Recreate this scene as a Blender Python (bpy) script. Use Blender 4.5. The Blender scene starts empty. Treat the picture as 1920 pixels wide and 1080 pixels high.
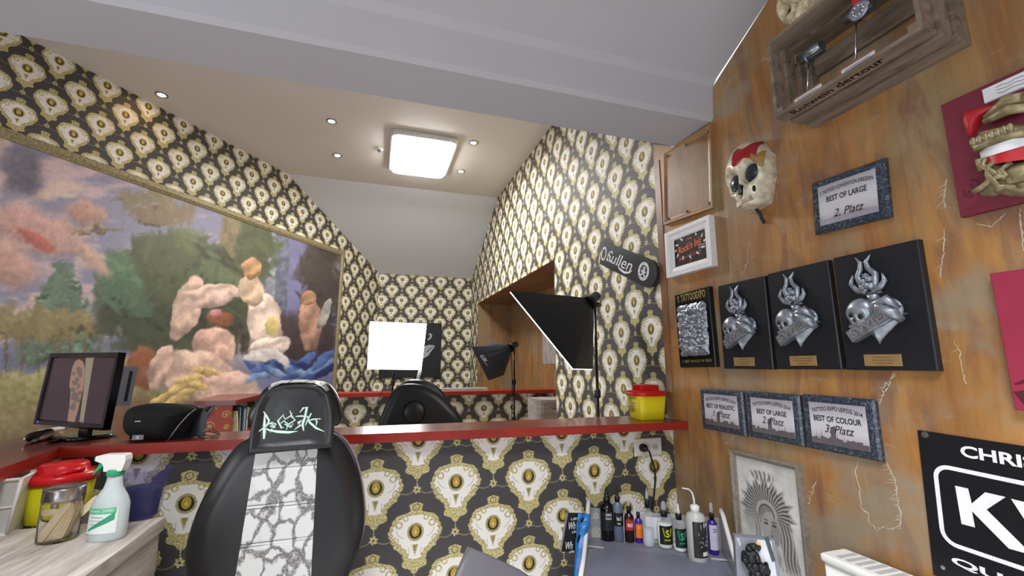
import bpy, math, random
import numpy as np
from mathutils import Vector, Matrix, noise as mnoise

random.seed(7)
C = bpy.context.scene.collection
SC = bpy.context.scene

# ------------------------------------------------------------------ camera, world, light, exposure
FPX, YAW, PITCH = 826.0, math.radians(17.24), math.radians(9.75)
_f = np.array([math.sin(YAW) * math.cos(PITCH), math.cos(YAW) * math.cos(PITCH), math.sin(PITCH)])
_r = np.array([math.cos(YAW), -math.sin(YAW), 0.0])
_u = np.cross(_r, _f)
EYE = np.array([0.0, 0.0, 1.5])
cam_d = bpy.data.cameras.new('camera')
cam_d.sensor_width = 36.0
cam_d.lens = FPX / 1920.0 * 36.0
cam_d.clip_start = 0.02
cam = bpy.data.objects.new('camera', cam_d)
cam.matrix_world = Matrix(((_r[0], _u[0], -_f[0], EYE[0]), (_r[1], _u[1], -_f[1], EYE[1]), (_r[2], _u[2], -_f[2], EYE[2]), (0, 0, 0, 1)))
C.objects.link(cam)
SC.camera = cam
SC.view_settings.view_transform = 'Standard'
SC.view_settings.look = 'None'
SC.view_settings.gamma = 1.0
SC.view_settings.exposure = 0.52
SC.view_settings.use_curve_mapping = False

world = bpy.data.worlds.new('world')
SC.world = world
world.use_nodes = True
_bg = world.node_tree.nodes['Background']
_bg.inputs[0].default_value = (0.88, 0.94, 1.0, 1)
_bg.inputs[1].default_value = 1.05

def area(name, loc, target, sx, sy, power, col=(1, 1, 1)):
    l = bpy.data.lights.new(name, 'AREA'); l.shape = 'RECTANGLE'; l.size = sx; l.size_y = sy
    l.energy = power; l.color = col
    o = bpy.data.objects.new(name, l); C.objects.link(o); o.location = loc
    o.rotation_euler = (Vector(target) - Vector(loc)).to_track_quat('-Z', 'Y').to_euler()
    return o
# unseen fill added behind the camera to lighten the foreground; no windows built
area('rear_fill', (-1.6, -3.2, 1.35), (0.6, 1.6, 1.0), 3.8, 1.9, 60, (0.90, 0.95, 1.0))
area('left_fill', (-4.2, 0.2, 1.9), (0.5, 1.6, 1.5), 2.4, 1.8, 46, (0.92, 0.96, 1.0))  # unseen fill added at left to lift the foreground; no window there

# unseen overhead fill, added to brighten the tray, cabinet and right wall
area('near_overhead_fill', (-0.1, -0.75, 3.5), (0.0, -0.55, 0), 1.0, 0.8, 74, (0.97, 0.98, 1.0)).data.spread = 1.75

# ------------------------------------------------------------------ pixel rays -> points on real planes
def ray(x, y): return _r * (x - 960) - _u * (y - 540) + _f * FPX
def onX(x, y, X): d = ray(x, y); return EYE + d * (X - EYE[0]) / d[0]
def onY(x, y, Y): d = ray(x, y); return EYE + d * (Y - EYE[1]) / d[1]
def onZ(x, y, Z): d = ray(x, y); return EYE + d * (Z - EYE[2]) / d[2]

XR = 1.41            # right wall plane
YB = 6.676           # back wall plane
LD = Vector((0.5679, 0.8231, 0))      # direction of the left wall
LN = Vector((0.8231, -0.5679, 0))     # its normal, into the room
LP = Vector((0.02, YB, 0))

# ------------------------------------------------------------------ material expression helper
def sl(c):
    return tuple(((v / 255) / 12.92 if v / 255 <= 0.04045 else ((v / 255 + 0.055) / 1.055) ** 2.4) for v in c)

class X:
    nt = None
    def __init__(s, v): s.v = v
    @staticmethod
    def m(op, *a, clamp=False):
        n = X.nt.nodes.new('ShaderNodeMath'); n.operation = op; n.use_clamp = clamp
        for i, q in enumerate(a):
            q = q.v if isinstance(q, X) else q
            if isinstance(q, (int, float)): n.inputs[i].default_value = q
            else: X.nt.links.new(q, n.inputs[i])
        return X(n.outputs[0])
    def __add__(s, o): return X.m('ADD', s, o)
    __radd__ = __add__
    def __sub__(s, o): return X.m('SUBTRACT', s, o)
    def __rsub__(s, o): return X.m('SUBTRACT', o, s)
    def __mul__(s, o): return X.m('MULTIPLY', s, o)
    __rmul__ = __mul__
    def __truediv__(s, o): return X.m('DIVIDE', s, o)
    def abs(s): return X.m('ABSOLUTE', s)
    def lt(s, o, w=0.0012): return X.m('DIVIDE', X.m('SUBTRACT', o, s), w, clamp=True)
    def gt(s, o, w=0.0012): return X.m('DIVIDE', X.m('SUBTRACT', s, o), w, clamp=True)
    def mx(s, o): return X.m('MAXIMUM', s, o)
    def mn(s, o): return X.m('MINIMUM', s, o)
    def sin(s): return X.m('SINE', s)

def mixc(fac, a, b):
    n = X.nt.nodes.new('ShaderNodeMix'); n.data_type = 'RGBA'
    for sock, q in ((n.inputs[0], fac), (n.inputs[6], a), (n.inputs[7], b)):
        q = q.v if isinstance(q, X) else q
        if isinstance(q, (tuple, list)): sock.default_value = (*q[:3], 1)
        elif isinstance(q, (int, float)): sock.default_value = q
        else: X.nt.links.new(q, sock)
    return n.outputs[2]

def fcurve(x, pts, lo, hi):
    """float curve node: x in [lo,hi] -> y, pts = (x,y) with y scaled by 10"""
    t = (x - lo) / (hi - lo)
    n = X.nt.nodes.new('ShaderNodeFloatCurve')
    c = n.mapping.curves[0]
    P = [((a - lo) / (hi - lo), b * 5) for a, b in pts]
    c.points[0].location = P[0]; c.points[1].location = P[-1]
    for p in P[1:-1]: c.points.new(*p)
    for p in c.points: p.handle_type = 'VECTOR'
    n.mapping.use_clip = False
    n.mapping.update()
    X.nt.links.new(t.v, n.inputs[1])
    return X(n.outputs[0]) / 5.0

def noise(scale, detail=3, vec=None, rough=0.5, dist=0.0):
    n = X.nt.nodes.new('ShaderNodeTexNoise')
    n.inputs['Scale'].default_value = scale; n.inputs['Detail'].default_value = detail
    n.inputs['Roughness'].default_value = rough; n.inputs['Distortion'].default_value = dist
    if vec is not None: X.nt.links.new(vec, n.inputs['Vector'])
    return X(n.outputs[0])

def coord(kind='Object', sc=None, rot=None):
    t = X.nt.nodes.new('ShaderNodeTexCoord').outputs[kind]
    if sc is None and rot is None: return t
    m = X.nt.nodes.new('ShaderNodeMapping')
    if sc: m.inputs['Scale'].default_value = sc
    if rot: m.inputs['Rotation'].default_value = rot
    X.nt.links.new(t, m.inputs[0]); return m.outputs[0]

def world_pos(sc=None):
    t = X.nt.nodes.new('ShaderNodeNewGeometry').outputs['Position']
    if not sc: return t
    m = X.nt.nodes.new('ShaderNodeMapping'); m.inputs['Scale'].default_value = sc
    X.nt.links.new(t, m.inputs[0]); return m.outputs[0]

def newmat(name):
    m = bpy.data.materials.new(name); m.use_nodes = True
    X.nt = m.node_tree
    return m, m.node_tree.nodes['Principled BSDF']

def setin(b, k, v):
    s = b.inputs[k]
    v = v.v if isinstance(v, X) else v
    if isinstance(v, (tuple, list)): s.default_value = (*v[:3], 1)
    elif isinstance(v, (int, float)): s.default_value = v
    else: X.nt.links.new(v, s)

def bump(b, h, strength=0.2, dist=0.002):
    n = X.nt.nodes.new('ShaderNodeBump'); n.inputs['Strength'].default_value = strength
    n.inputs['Distance'].default_value = dist
    X.nt.links.new(h.v, n.inputs['Height']); X.nt.links.new(n.outputs[0], b.inputs['Normal'])

_mc = {}
def pm(name, rgb, rough=0.5, metal=0.0, var=0.12, vs=25.0, bmp=0.0, bs=200.0, coat=0.0, spec=0.5, trans=0.0, alpha=1.0, emit=None, es=0.0, ior=1.45):
    """plain procedural material: sRGB colour with slight mottling"""
    if name in _mc: return _mc[name]
    m, b = newmat(name)
    c = sl(rgb)
    n = noise(vs, 3, coord())
    f = X.m('MULTIPLY', X.m('SUBTRACT', n, 0.3, clamp=True), 2.0, clamp=True)
    setin(b, 'Base Color', mixc(f, tuple(v * (1 - var) for v in c), tuple(min(1, v * (1 + var)) for v in c)))
    setin(b, 'Roughness', rough); setin(b, 'Metallic', metal)
    b.inputs['Specular IOR Level'].default_value = spec
    b.inputs['Coat Weight'].default_value = coat
    b.inputs['IOR'].default_value = ior
    b.inputs['Transmission Weight'].default_value = trans
    b.inputs['Alpha'].default_value = alpha
    if emit:
        setin(b, 'Emission Color', sl(emit)); b.inputs['Emission Strength'].default_value = es
    if bmp: bump(b, noise(bs, 3, coord()), bmp, 0.002)
    _mc[name] = m
    return m

# ------------------------------------------------------------------ wallpaper
def wallpaper():
    m, b = newmat('medallion_wallpaper')
    uv = X.nt.nodes.new('ShaderNodeUVMap'); uv.uv_map = 'UVMap'
    sp = X.nt.nodes.new('ShaderNodeSeparateXYZ'); X.nt.links.new(uv.outputs[0], sp.inputs[0])
    u, v = X(sp.outputs[0]), X(sp.outputs[1])
    P, V = 0.3155, 0.345
    s = 0.354e-3
    dark, dark2 = sl((80, 76, 78)), sl((64, 61, 63))
    col = mixc(noise(3, 2, coord('UV')), dark, dark2)
    outer = [(-.1500, 0), (-.147, 20 * s), (-.140, 45 * s), (-.131, 60 * s), (-.1275, 100 * s), (-.120, 145 * s), (-.110, 130 * s), (-.092, 125 * s),
             (-.074, 150 * s), (-.064, 190 * s), (-.055, 225 * s), (-.0495, 230 * s), (-.039, 250 * s), (-.018, 275 * s), (-.0035, 300 * s), (.0106, 290 * s),
             (.032, 265 * s), (.053, 240 * s), (.0637, 190 * s), (.0726, 100 * s), (.0779, 55 * s), (.092, 78 * s), (.101, 70 * s), (.1062, 50 * s), (.1115, 0)]
    inner = [(-.1, 0), (-.094, 55 * s), (-.092, 72 * s), (-.078, 80 * s), (-.067, 96 * s), (-.053, 138 * s), (-.039, 180 * s), (-.021, 236 * s), (0, 258 * s), (.018, 250 * s),
             (.032, 226 * s), (.043, 200 * s), (.052, 165 * s), (.059, 110 * s), (.064, 0)]
    gold_n = noise(170, 2, coord('UV'))
    gf = X.m('MULTIPLY', X.m('SUBTRACT', gold_n, 0.38, clamp=True), 4.0, clamp=True)
    gold = mixc(gf, sl((158, 144, 84)), sl((226, 216, 160)))
    for k in (0, 1):
        a0 = X.m('WRAP', u - k * P / 2, P / 2, -P / 2)
        a = a0.abs()
        bb = X.m('WRAP', v - k * V / 2, 0.125, 0.125 - V)
        wob = (bb * 330.0).sin() * 0.0022 + (bb * 720.0 + a * 200.0).sin() * 0.0010
        # festoon chains and pendant rod with rosette
        sag = (a * (math.pi / 0.084)).sin() * 0.018
        dch = (bb + 0.186 + sag).abs()
        bead = ((a0 * 900.0).sin() * 0.0012) + 0.0026
        chain = dch.lt(bead) * a.lt(0.086) * 0.9
        rod = a.lt(((bb * 600.0).sin() * 0.0010) + 0.0022) * bb.lt(-0.146) * bb.gt(-0.185)
        rr = X.m('SQRT', a * a + (bb + 0.188) * (bb + 0.188))
        ang = X.m('ARCTAN2', bb + 0.188, a0)
        ros = rr.lt(((ang * 6.0).sin() * 0.0028) + 0.0150)
        roshole = rr.lt(0.0045)
        col = mixc(chain, col, sl((150, 140, 108)))
        col = mixc(rod.mx(ros), col, gold)
        col = mixc(roshole, col, sl((40, 34, 20)))
        ow = fcurve(bb, outer, -.15, .1115)
        msk = a.lt(ow + wob, 0.0015) * bb.gt(-0.15) * bb.lt(0.1115)
        iw = fcurve(bb, inner, -.1, .062)
        edge = (ow - a).abs()
        wm = a.lt(iw + wob * 1.5, 0.002) * bb.gt(-0.1) * bb.lt(0.062)
        body = mixc(wm, gold, sl((243, 239, 232)))
        # dark contour just inside the white field
        cont = (a - iw - wob * 1.5).abs().lt(0.0016) * bb.gt(-0.1) * bb.lt(0.062)
        body = mixc(cont * 0.75, body, sl((92, 80, 40)))
        # curled scroll left and right of the oval, leaf below
        for (cx, cy, R, w, tint) in ((0.064, 0.030, 0.0105, 0.0036, 1), (0.078, -0.028, 0.0120, 0.003, 1), (0.040, 0.052, 0.008, 0.003, 1)):
            r2 = X.m('SQRT', (a - cx) * (a - cx) + (bb - cy) * (bb - cy))
            body = mixc((r2 - R).abs().lt(w, 0.0015), body, gold)
            body = mixc((r2 - (R + w)).abs().lt(0.0008, 0.0008) * 0.7, body, sl((96, 84, 44)))
        arc = X.m('SQRT', (a - 0.036) * (a - 0.036) + (bb - 0.018) * (bb - 0.018))
        body = mixc((arc - 0.038).abs().lt(0.0015, 0.001) * bb.lt(0.012) * a.gt(0.045) * 0.7, body, sl((90, 84, 84)))
        leaf = a.lt(((bb + 0.085) * 0.32).mn((-0.04 - bb) * 1.6) + (bb * 900.0).sin() * 0.003, 0.0015) * bb.gt(-0.085) * bb.lt(-0.045)
        body = mixc(leaf, body, mixc(gf, sl((120, 108, 60)), sl((180, 165, 95))))
        nick = (a - 0.024).abs().lt(0.0022) * bb.gt(-0.088) * bb.lt(-0.055) * 0.6
        body = mixc(nick, body, sl((176, 168, 140)))
        crown = X.m('SQRT', a * a + (bb - 0.091) * (bb - 0.091))
        body = mixc((crown - 0.012).abs().lt(0.0022, 0.001) * 0.8, body, sl((84, 74, 36)))
        # oval with gold mask
        ov = X.m('SQRT', (a / 0.033) * (a / 0.033) + (bb / 0.034) * (bb / 0.034))
        body = mixc(ov.lt(1.0, 0.04), body, mixc(gf, sl((150, 142, 92)), sl((196, 186, 138))))
        body = mixc(ov.lt(0.76, 0.05), body, sl((52, 38, 18)))
        fc = X.m('SQRT', (a / 0.0155) * (a / 0.0155) + ((bb + 0.001) / 0.021) * ((bb + 0.001) / 0.021)) + bb * -9.0
        body = mixc(fc.lt(1.0, 0.08), body, sl((190, 158, 62)))
        body = mixc(fc.lt(0.45, 0.2), body, sl((222, 200, 110)))
        eye = X.m('SQRT', (a - 0.006) * (a - 0.006) + (bb - 0.005) * (bb - 0.005) * 2.0)
        body = mixc(eye.lt(0.003, 0.001) * 0.8, body, sl((92, 66, 24)))
        col = mixc(msk, col, body)
    setin(b, 'Base Color', col)
    setin(b, 'Roughness', 0.62)
    bump(b, noise(500, 2, coord('UV')), 0.08, 0.001)
    return m
M_WP = wallpaper()

def rust(name, seed=0.0, base=0):
    m, b = newmat(name)
    n1 = noise(1.0, 5, world_pos((5.5, 5.5, 1.1)), 0.6, 0.6)
    n2 = noise(1.0, 4, world_pos((1.6, 1.6, 1.2)), 0.6)
    n3 = noise(1.0, 6, world_pos((26, 26, 3.0)), 0.7)
    st = lambda x, a, w: X.m('DIVIDE', x - a, w, clamp=True)
    c = mixc(st(n1, 0.38, 0.24), sl((138, 92, 50)), sl((172, 127, 72)))
    c = mixc(st(n2, 0.47, 0.14) * 0.8, c, sl((142, 124, 92)))
    c = mixc(st(n3, 0.50, 0.14) * 0.4, c, sl((186, 122, 58)))
    n6 = noise(1.0, 6, world_pos((60, 60, 1.3)), 0.75)
    c = mixc(st(n6, 0.54, 0.1) * 0.35, c, sl((112, 84, 56)))
    n7 = noise(1.0, 5, world_pos((4, 4, 9)), 0.7, 1.5)
    c = mixc(st(n7, 0.57, 0.07) * 0.4, c, sl((158, 148, 124)))
    n4 = noise(1.0, 5, world_pos((7, 7, 1.6)), 0.65, 1.2)
    c = mixc(st(n4, 0.51, 0.12) * 0.72, c, sl((120, 84, 68)))
    n5 = noise(1.0, 4, world_pos((2.3, 2.3, 3.1)), 0.6)
    c = mixc(st(n5, 0.53, 0.10) * 0.6, c, sl((140, 134, 118)))
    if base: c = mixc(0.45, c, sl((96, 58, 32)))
    setin(b, 'Base Color', c)
    setin(b, 'Roughness', 0.40)
    bump(b, n3, 0.25, 0.003)
    return m
M_RUST = rust('rusted_plaster')
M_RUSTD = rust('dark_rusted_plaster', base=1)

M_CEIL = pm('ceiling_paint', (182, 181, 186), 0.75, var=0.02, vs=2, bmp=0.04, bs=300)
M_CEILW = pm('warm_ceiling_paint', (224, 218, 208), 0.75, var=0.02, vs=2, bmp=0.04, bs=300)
M_CEILF = pm('brightened_slope_paint', (220, 221, 224), 0.75, var=0.02, vs=2, bmp=0.04, bs=300)  # ceiling paint lightened to stand in for brighter light on the slope
M_FLOOR = pm('pale_grey_floor', (198, 198, 198), 0.5, var=0.2, vs=6)

def redwood():
    m, b = newmat('red_stained_wood')
    g = noise(1.0, 5, world_pos((3, 40, 40)), 0.6, 0.4)
    c = mixc(g, sl((74, 22, 18)), sl((142, 50, 40)))
    setin(b, 'Base Color', c); setin(b, 'Roughness', 0.30)
    b.inputs['Coat Weight'].default_value = 0.25
    bump(b, g, 0.1, 0.001)
    m2, b = newmat('red_painted_edge')
    g = noise(1.0, 4, world_pos((8, 30, 30)), 0.6, 0.3)
    setin(b, 'Base Color', mixc(g, sl((112, 18, 12)), sl((176, 46, 32)))); setin(b, 'Roughness', 0.35)
    return m, m2
M_REDW, M_REDE = redwood()

def marblewood():
    m, b = newmat('whitewashed_wood')
    g = noise(1.0, 6, world_pos((30, 3.2, 30)), 0.65, 0.8)
    n = noise(1.0, 4, world_pos((9, 1.4, 9)), 0.6, 1.0)
    c = mixc(X.m('MULTIPLY', X.m('SUBTRACT', g, 0.35, clamp=True), 3.0, clamp=True), sl((158, 146, 136)), sl((222, 216, 210)))
    c = mixc(X.m('MULTIPLY', X.m('SUBTRACT', n, 0.58, clamp=True), 5.0, clamp=True), c, sl((148, 132, 120)))
    setin(b, 'Base Color', c); setin(b, 'Roughness', 0.4)
    return m
M_MW = marblewood()

def leather(name='black_leather', c1=(20, 20, 22), c2=(30, 30, 33), r=0.33):
    m, b = newmat(name)
    v = X.nt.nodes.new('ShaderNodeTexVoronoi'); v.inputs['Scale'].default_value = 260
    X.nt.links.new(coord(), v.inputs['Vector'])
    n = noise(14, 5, coord(), 0.6, 0.5)
    setin(b, 'Base Color', mixc(n, sl(c1), sl(c2))); setin(b, 'Roughness', r)
    bump(b, X(v.outputs[0]) * 0.5 + n * 1.2, 0.22, 0.0010)
    return m
M_LEA = leather()
M_LEA2 = leather('smooth_black_leather', (14, 15, 17), (24, 25, 28), 0.28)

def snake():
    m, b = newmat('snakeskin')
    uvm = coord('Object', (17, 17, 11.5))
    v = X.nt.nodes.new('ShaderNodeTexVoronoi'); v.feature = 'DISTANCE_TO_EDGE'; v.inputs['Scale'].default_value = 1.7
    nn = X.nt.nodes.new('ShaderNodeTexNoise'); nn.inputs['Scale'].default_value = 3
    X.nt.links.new(uvm, nn.inputs['Vector'])
    mv = X.nt.nodes.new('ShaderNodeMix'); mv.data_type = 'VECTOR'; mv.inputs[0].default_value = 0.30
    X.nt.links.new(uvm, mv.inputs[4]); X.nt.links.new(nn.outputs[1], mv.inputs[5])
    X.nt.links.new(mv.outputs[1], v.inputs['Vector'])
    sc = X.nt.nodes.new('ShaderNodeTexVoronoi'); sc.inputs['Scale'].default_value = 230
    X.nt.links.new(coord(), sc.inputs['Vector'])
    e = X(v.outputs[0])
    f = e.lt(0.115, 0.07) * X(sc.outputs[0]).gt(0.12, 0.3)
    c = mixc(f, sl((205, 206, 204)), sl((112, 109, 108)))
    g = noise(16, 2, coord())
    c = mixc(X.m('MULTIPLY', X.m('SUBTRACT', g, 0.6, clamp=True), 4.0, clamp=True) * 0.5, c, sl((160, 156, 150)))
    setin(b, 'Base Color', c); setin(b, 'Roughness', 0.3)
    bump(b, X(sc.outputs[0]), 0.3, 0.001)
    return m
M_SNAKE = snake()

def greywood(name, c1, c2, scale=(30, 30, 3)):
    m, b = newmat(name)
    g = noise(1.0, 6, world_pos(scale), 0.7, 0.8)
    setin(b, 'Base Color', mixc(X.m('MULTIPLY', X.m('SUBTRACT', g, 0.3, clamp=True), 2.5, clamp=True), sl(c1), sl(c2)))
    setin(b, 'Roughness', 0.7); bump(b, g, 0.4, 0.002)
    return m
M_CRATE = greywood('weathered_crate_wood', (84, 72, 60), (150, 134, 116), (30, 4, 30))
M_GREYW = greywood('grey_limed_wood', (138, 130, 124), (196, 190, 184), (6, 6, 40))

def bluemarble():
    m, b = newmat('blue_black_marble')
    n = noise(60, 6, coord(), 0.7, 2.0)
    c = mixc(X.m('MULTIPLY', X.m('SUBTRACT', n, 0.5, clamp=True), 5.0, clamp=True), sl((42, 50, 62)), sl((118, 130, 146)))
    setin(b, 'Base Color', c); setin(b, 'Roughness', 0.25)
    return m
M_BM = bluemarble()

M_BLK = pm('black_plastic', (18, 18, 20), 0.35)
M_BLKG = pm('glossy_black_plastic', (9, 9, 11), 0.12)
M_BLKB = pm('black_board', (24, 27, 33), 0.35, var=0.2, vs=40)
M_SILV = pm('cast_silver', (150, 156, 166), 0.32, 0.6, var=0.35, vs=60, bmp=0.3, bs=120)
M_CHR = pm('chrome', (200, 200, 205), 0.15, 1.0, var=0.03)
M_STEEL = pm('brushed_steel', (150, 152, 156), 0.3, 0.9, var=0.1)
M_BRASS = pm('brass_plate', (176, 142, 96), 0.35, 0.55, var=0.15)
M_WHT = pm('white_plastic', (226, 225, 222), 0.35, var=0.03)
M_CREAM = pm('cream_plastic', (222, 214, 200), 0.4, var=0.03)
M_RED = pm('red_plastic', (206, 22, 26), 0.28, var=0.06)
M_YEL = pm('yellow_plastic', (232, 214, 34), 0.35, var=0.05)
M_YELG = pm('yellow_green_plastic', (206, 200, 26), 0.35, var=0.05)
M_GOLDP = pm('gold_paint', (176, 156, 84), 0.4, 0.4, var=0.35, vs=80)
M_INK = pm('black_ink', (14, 14, 16), 0.5)
M_WINK = pm('white_ink', (232, 232, 236), 0.5)
M_GREYP = pm('grey_plastic', (124, 126, 138), 0.4, var=0.1)
M_MAROON = pm('maroon_board', (112, 34, 52), 0.45, var=0.10, vs=12)
M_MAROON2 = pm('crimson_board', (150, 44, 70), 0.45, var=0.10, vs=12)
M_FRW = pm('white_washed_frame', (222, 222, 222), 0.5, var=0.10, vs=90, bmp=0.3, bs=90)
M_PAPER = pm('paper', (216, 216, 220), 0.6, var=0.05)

# ------------------------------------------------------------------ mesh builder
class MB:
    def __init__(s, T=None):
        s.v = []; s.f = []; s.sm = []; s.mi = []; s.uv = {}; s.T = T if T is not None else Matrix(); s.cur = 0
    def pt(s, p):
        s.v.append(tuple(s.T @ Vector(p))); return len(s.v) - 1
    def face(s, idx, smooth=False):
        s.f.append(tuple(idx)); s.sm.append(smooth); s.mi.append(s.cur)
    def poly(s, pts, smooth=False):
        s.face([s.pt(p) for p in pts], smooth); return s
    def box(s, a, b, R=None, mats=None):
        c = [(a[0] + b[0]) / 2, (a[1] + b[1]) / 2, (a[2] + b[2]) / 2]
        h = [(b[0] - a[0]) / 2, (b[1] - a[1]) / 2, (b[2] - a[2]) / 2]
        i = []
        for z in (-1, 1):
            for x, y in ((-1, -1), (1, -1), (1, 1), (-1, 1)):
                p = Vector((x * h[0], y * h[1], z * h[2]))
                if R is not None: p = R @ p
                i.append(s.pt(p + Vector(c)))
        for q in ((3, 2, 1, 0), (4, 5, 6, 7), (0, 1, 5, 4), (1, 2, 6, 5), (2, 3, 7, 6), (3, 0, 4, 7)):
            s.face([i[k] for k in q])
        return s
    def prism(s, pts, d):
        """polygon pts (3D) extruded by vector d"""
        n = len(pts); d = Vector(d)
        a = [s.pt(p) for p in pts]; b = [s.pt(Vector(p) + d) for p in pts]
        s.face(a[::-1]); s.face(b)
        for i in range(n):
            j = (i + 1) % n
            s.face((a[i], a[j], b[j], b[i]))
        return s
    def bevel_slab(s, w, h, d, bev, x0=0, y0=0):
        """rect slab centred at x0,y0 on z=0..d with chamfered front"""
        def ring(k, z): return [s.pt((x0 + sx * (w / 2 - k), y0 + sy * (h / 2 - k), z)) for sx, sy in ((-1, -1), (1, -1), (1, 1), (-1, 1))]
        r0, r1, r2 = ring(0, 0), ring(0, d - bev), ring(bev, d)
        for A, B in ((r0, r1), (r1, r2)):
            for i in range(4): s.face((A[i], A[(i + 1) % 4], B[(i + 1) % 4], B[i]))
        s.face(r2); s.face(r0[::-1]); return s
    def frame(s, w, h, bw, d, prof=((0, 0), (0, 1), (.35, 1), (.5, .75), (.9, .6), (1, .35), (1, 0))):
        """picture frame around opening, outer w x h, border bw, depth d; prof: (inset frac, depth frac)"""
        rings = []
        for a, z in prof:
            k = a * bw
            rings.append([s.pt((sx * (w / 2 - k), sy * (h / 2 - k), z * d)) for sx, sy in ((-1, -1), (1, -1), (1, 1), (-1, 1))])
        for A, B in zip(rings, rings[1:] + rings[:1]):
            for i in range(4): s.face((A[i], A[(i + 1) % 4], B[(i + 1) % 4], B[i]))
        return s
    def tube(s, path, r, seg=8, cap=True, smooth=True):
        path = [Vector(p) for p in path]; n = len(path)
        rr = r if isinstance(r, (list, tuple)) else [r] * n
        rings = []; up = None
        for i, p in enumerate(path):
            t = (path[min(i + 1, n - 1)] - path[max(i - 1, 0)]).normalized()
            if up is None: up = Vector((0, 0, 1)) if abs(t.z) < 0.9 else Vector((1, 0, 0))
            sdir = t.cross(up).normalized(); up = sdir.cross(t).normalized()
            rings.append([s.pt(p + (sdir * math.cos(a) + up * math.sin(a)) * rr[i]) for a in [2 * math.pi * k / seg for k in range(seg)]])
        for A, B in zip(rings, rings[1:]):
            for i in range(seg): s.face((A[i], A[(i + 1) % seg], B[(i + 1) % seg], B[i]), smooth)
        if cap: s.face(rings[0][::-1]); s.face(rings[-1])
        return s
    def lathe(s, prof, o=(0, 0, 0), seg=32, sx=1, sy=1, smooth=True, cap=True):
        """prof: (r,z) list; around z through o"""
        o = Vector(o); rings = []
        for r, z in prof:
            rings.append([s.pt(o + Vector((r * sx * math.cos(2 * math.pi * k / seg), r * sy * math.sin(2 * math.pi * k / seg), z))) for k in range(seg)])
        for A, B in zip(rings, rings[1:]):
            for i in range(seg): s.face((A[i], A[(i + 1) % seg], B[(i + 1) % seg], B[i]), smooth)
        if cap: s.face(rings[0][::-1]); s.face(rings[-1])
        return s
    def rlathe(s, prof, hx, hy, cr, o=(0, 0, 0), cs=5, smooth=True):
        """rounded-rect sections: prof (scale inset k, z)"""
        rings = []
        for k, z in prof:
            pts = []
            for cx, cy, a0 in ((1, 1, 0), (-1, 1, 90), (-1, -1, 180), (1, -1, 270)):
                for j in range(cs + 1):
                    a = math.radians(a0 + 90 * j / cs); r = max(cr - k, 0.001) if k > 0 else cr - k
                    pts.append(s.pt((o[0] + cx * (hx - cr) + r * math.cos(a), o[1] + cy * (hy - cr) + r * math.sin(a), o[2] + z)))
            rings.append(pts)
        n = len(rings[0])
        for A, B in zip(rings, rings[1:]):
            for i in range(n): s.face((A[i], A[(i + 1) % n], B[(i + 1) % n], B[i]), smooth)
        s.face(rings[0][::-1]); s.face(rings[-1]); return s
    def grid(s, fn, nu, nv, smooth=True, wrap=False):
        I = [[s.pt(fn(i / nu, j / nv)) for j in range(nv + 1)] for i in range(nu if wrap else nu + 1)]
        N = len(I)
        for i in range(nu):
            for j in range(nv):
                s.face((I[i][j], I[(i + 1) % N][j], I[(i + 1) % N][j + 1], I[i][j + 1]), smooth)
        return s
    def ball(s, c, r, nu=20, nv=12, fn=None):
        r = r if isinstance(r, (tuple, list)) else (r, r, r)
        def F(a, b):
            th, ph = 2 * math.pi * a, math.pi * (b * 0.998 + 0.001)
            p = Vector((math.sin(ph) * math.cos(th), math.sin(ph) * math.sin(th), -math.cos(ph)))
            if fn: p = fn(p)
            return (c[0] + p.x * r[0], c[1] + p.y * r[1], c[2] + p.z * r[2])
        return s.grid(F, nu, nv, True, True)
    def pillow(s, pts, d, bulge=0.03, rings=6, back=True, plateau=0.55, ctr=None):
        """closed outline pts (x,y) -> cushion: side thickness d behind z=0, bulging to +z"""
        n = len(pts)
        cx, cy = ctr if ctr else (sum(p[0] for p in pts) / n, sum(p[1] for p in pts) / n)
        L = []
        if back: L.append([s.pt((cx + (p[0] - cx) * 0.97, cy + (p[1] - cy) * 0.97, -d)) for p in pts])
        L.append([s.pt((p[0], p[1], -d * 0.7)) for p in pts])
        for k in range(rings + 1):
            t = k / rings
            sc = 1 - (1 - plateau) * t
            z = bulge * math.sin(math.pi / 2 * t) ** 0.8
            L.append([s.pt((cx + (p[0] - cx) * sc, cy + (p[1] - cy) * sc, z)) for p in pts])
        for A, B in zip(L, L[1:]):
            for i in range(n): s.face((A[i], A[(i + 1) % n], B[(i + 1) % n], B[i]), True)
        s.face(L[0][::-1]); s.face(L[-1], True); return s
    def stroke(s, pts, w, z0=0.0, d=0.001):
        """flat ribbon polyline in local xy with given width (number or list)"""
        P = [Vector((p[0], p[1], 0)) for p in pts]; n = len(P)
        ws = w if isinstance(w, (list, tuple)) else [w] * n
        A = []; B = []
        for i, p in enumerate(P):
            t = (P[min(i + 1, n - 1)] - P[max(i - 1, 0)])
            if t.length < 1e-9: t = Vector((1, 0, 0))
            t.normalize(); q = Vector((-t.y, t.x, 0)) * ws[i] / 2
            A.append(p + q); B.append(p - q)
        for i in range(n - 1):
            s.prism([(B[i].x, B[i].y, z0), (B[i + 1].x, B[i + 1].y, z0), (A[i + 1].x, A[i + 1].y, z0), (A[i].x, A[i].y, z0)], s_dir(d))
        return s
    def flat(s, pts, z0=0.0, d=0.001):
        return s.prism([(p[0], p[1], z0) for p in pts], (0, 0, d))
    def disc(s, c, r, z0=0.0, d=0.001, n=24, sy=1.0):
        return s.flat([(c[0] + r * math.cos(2 * math.pi * k / n), c[1] + r * sy * math.sin(2 * math.pi * k / n)) for k in range(n)], z0, d)
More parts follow.
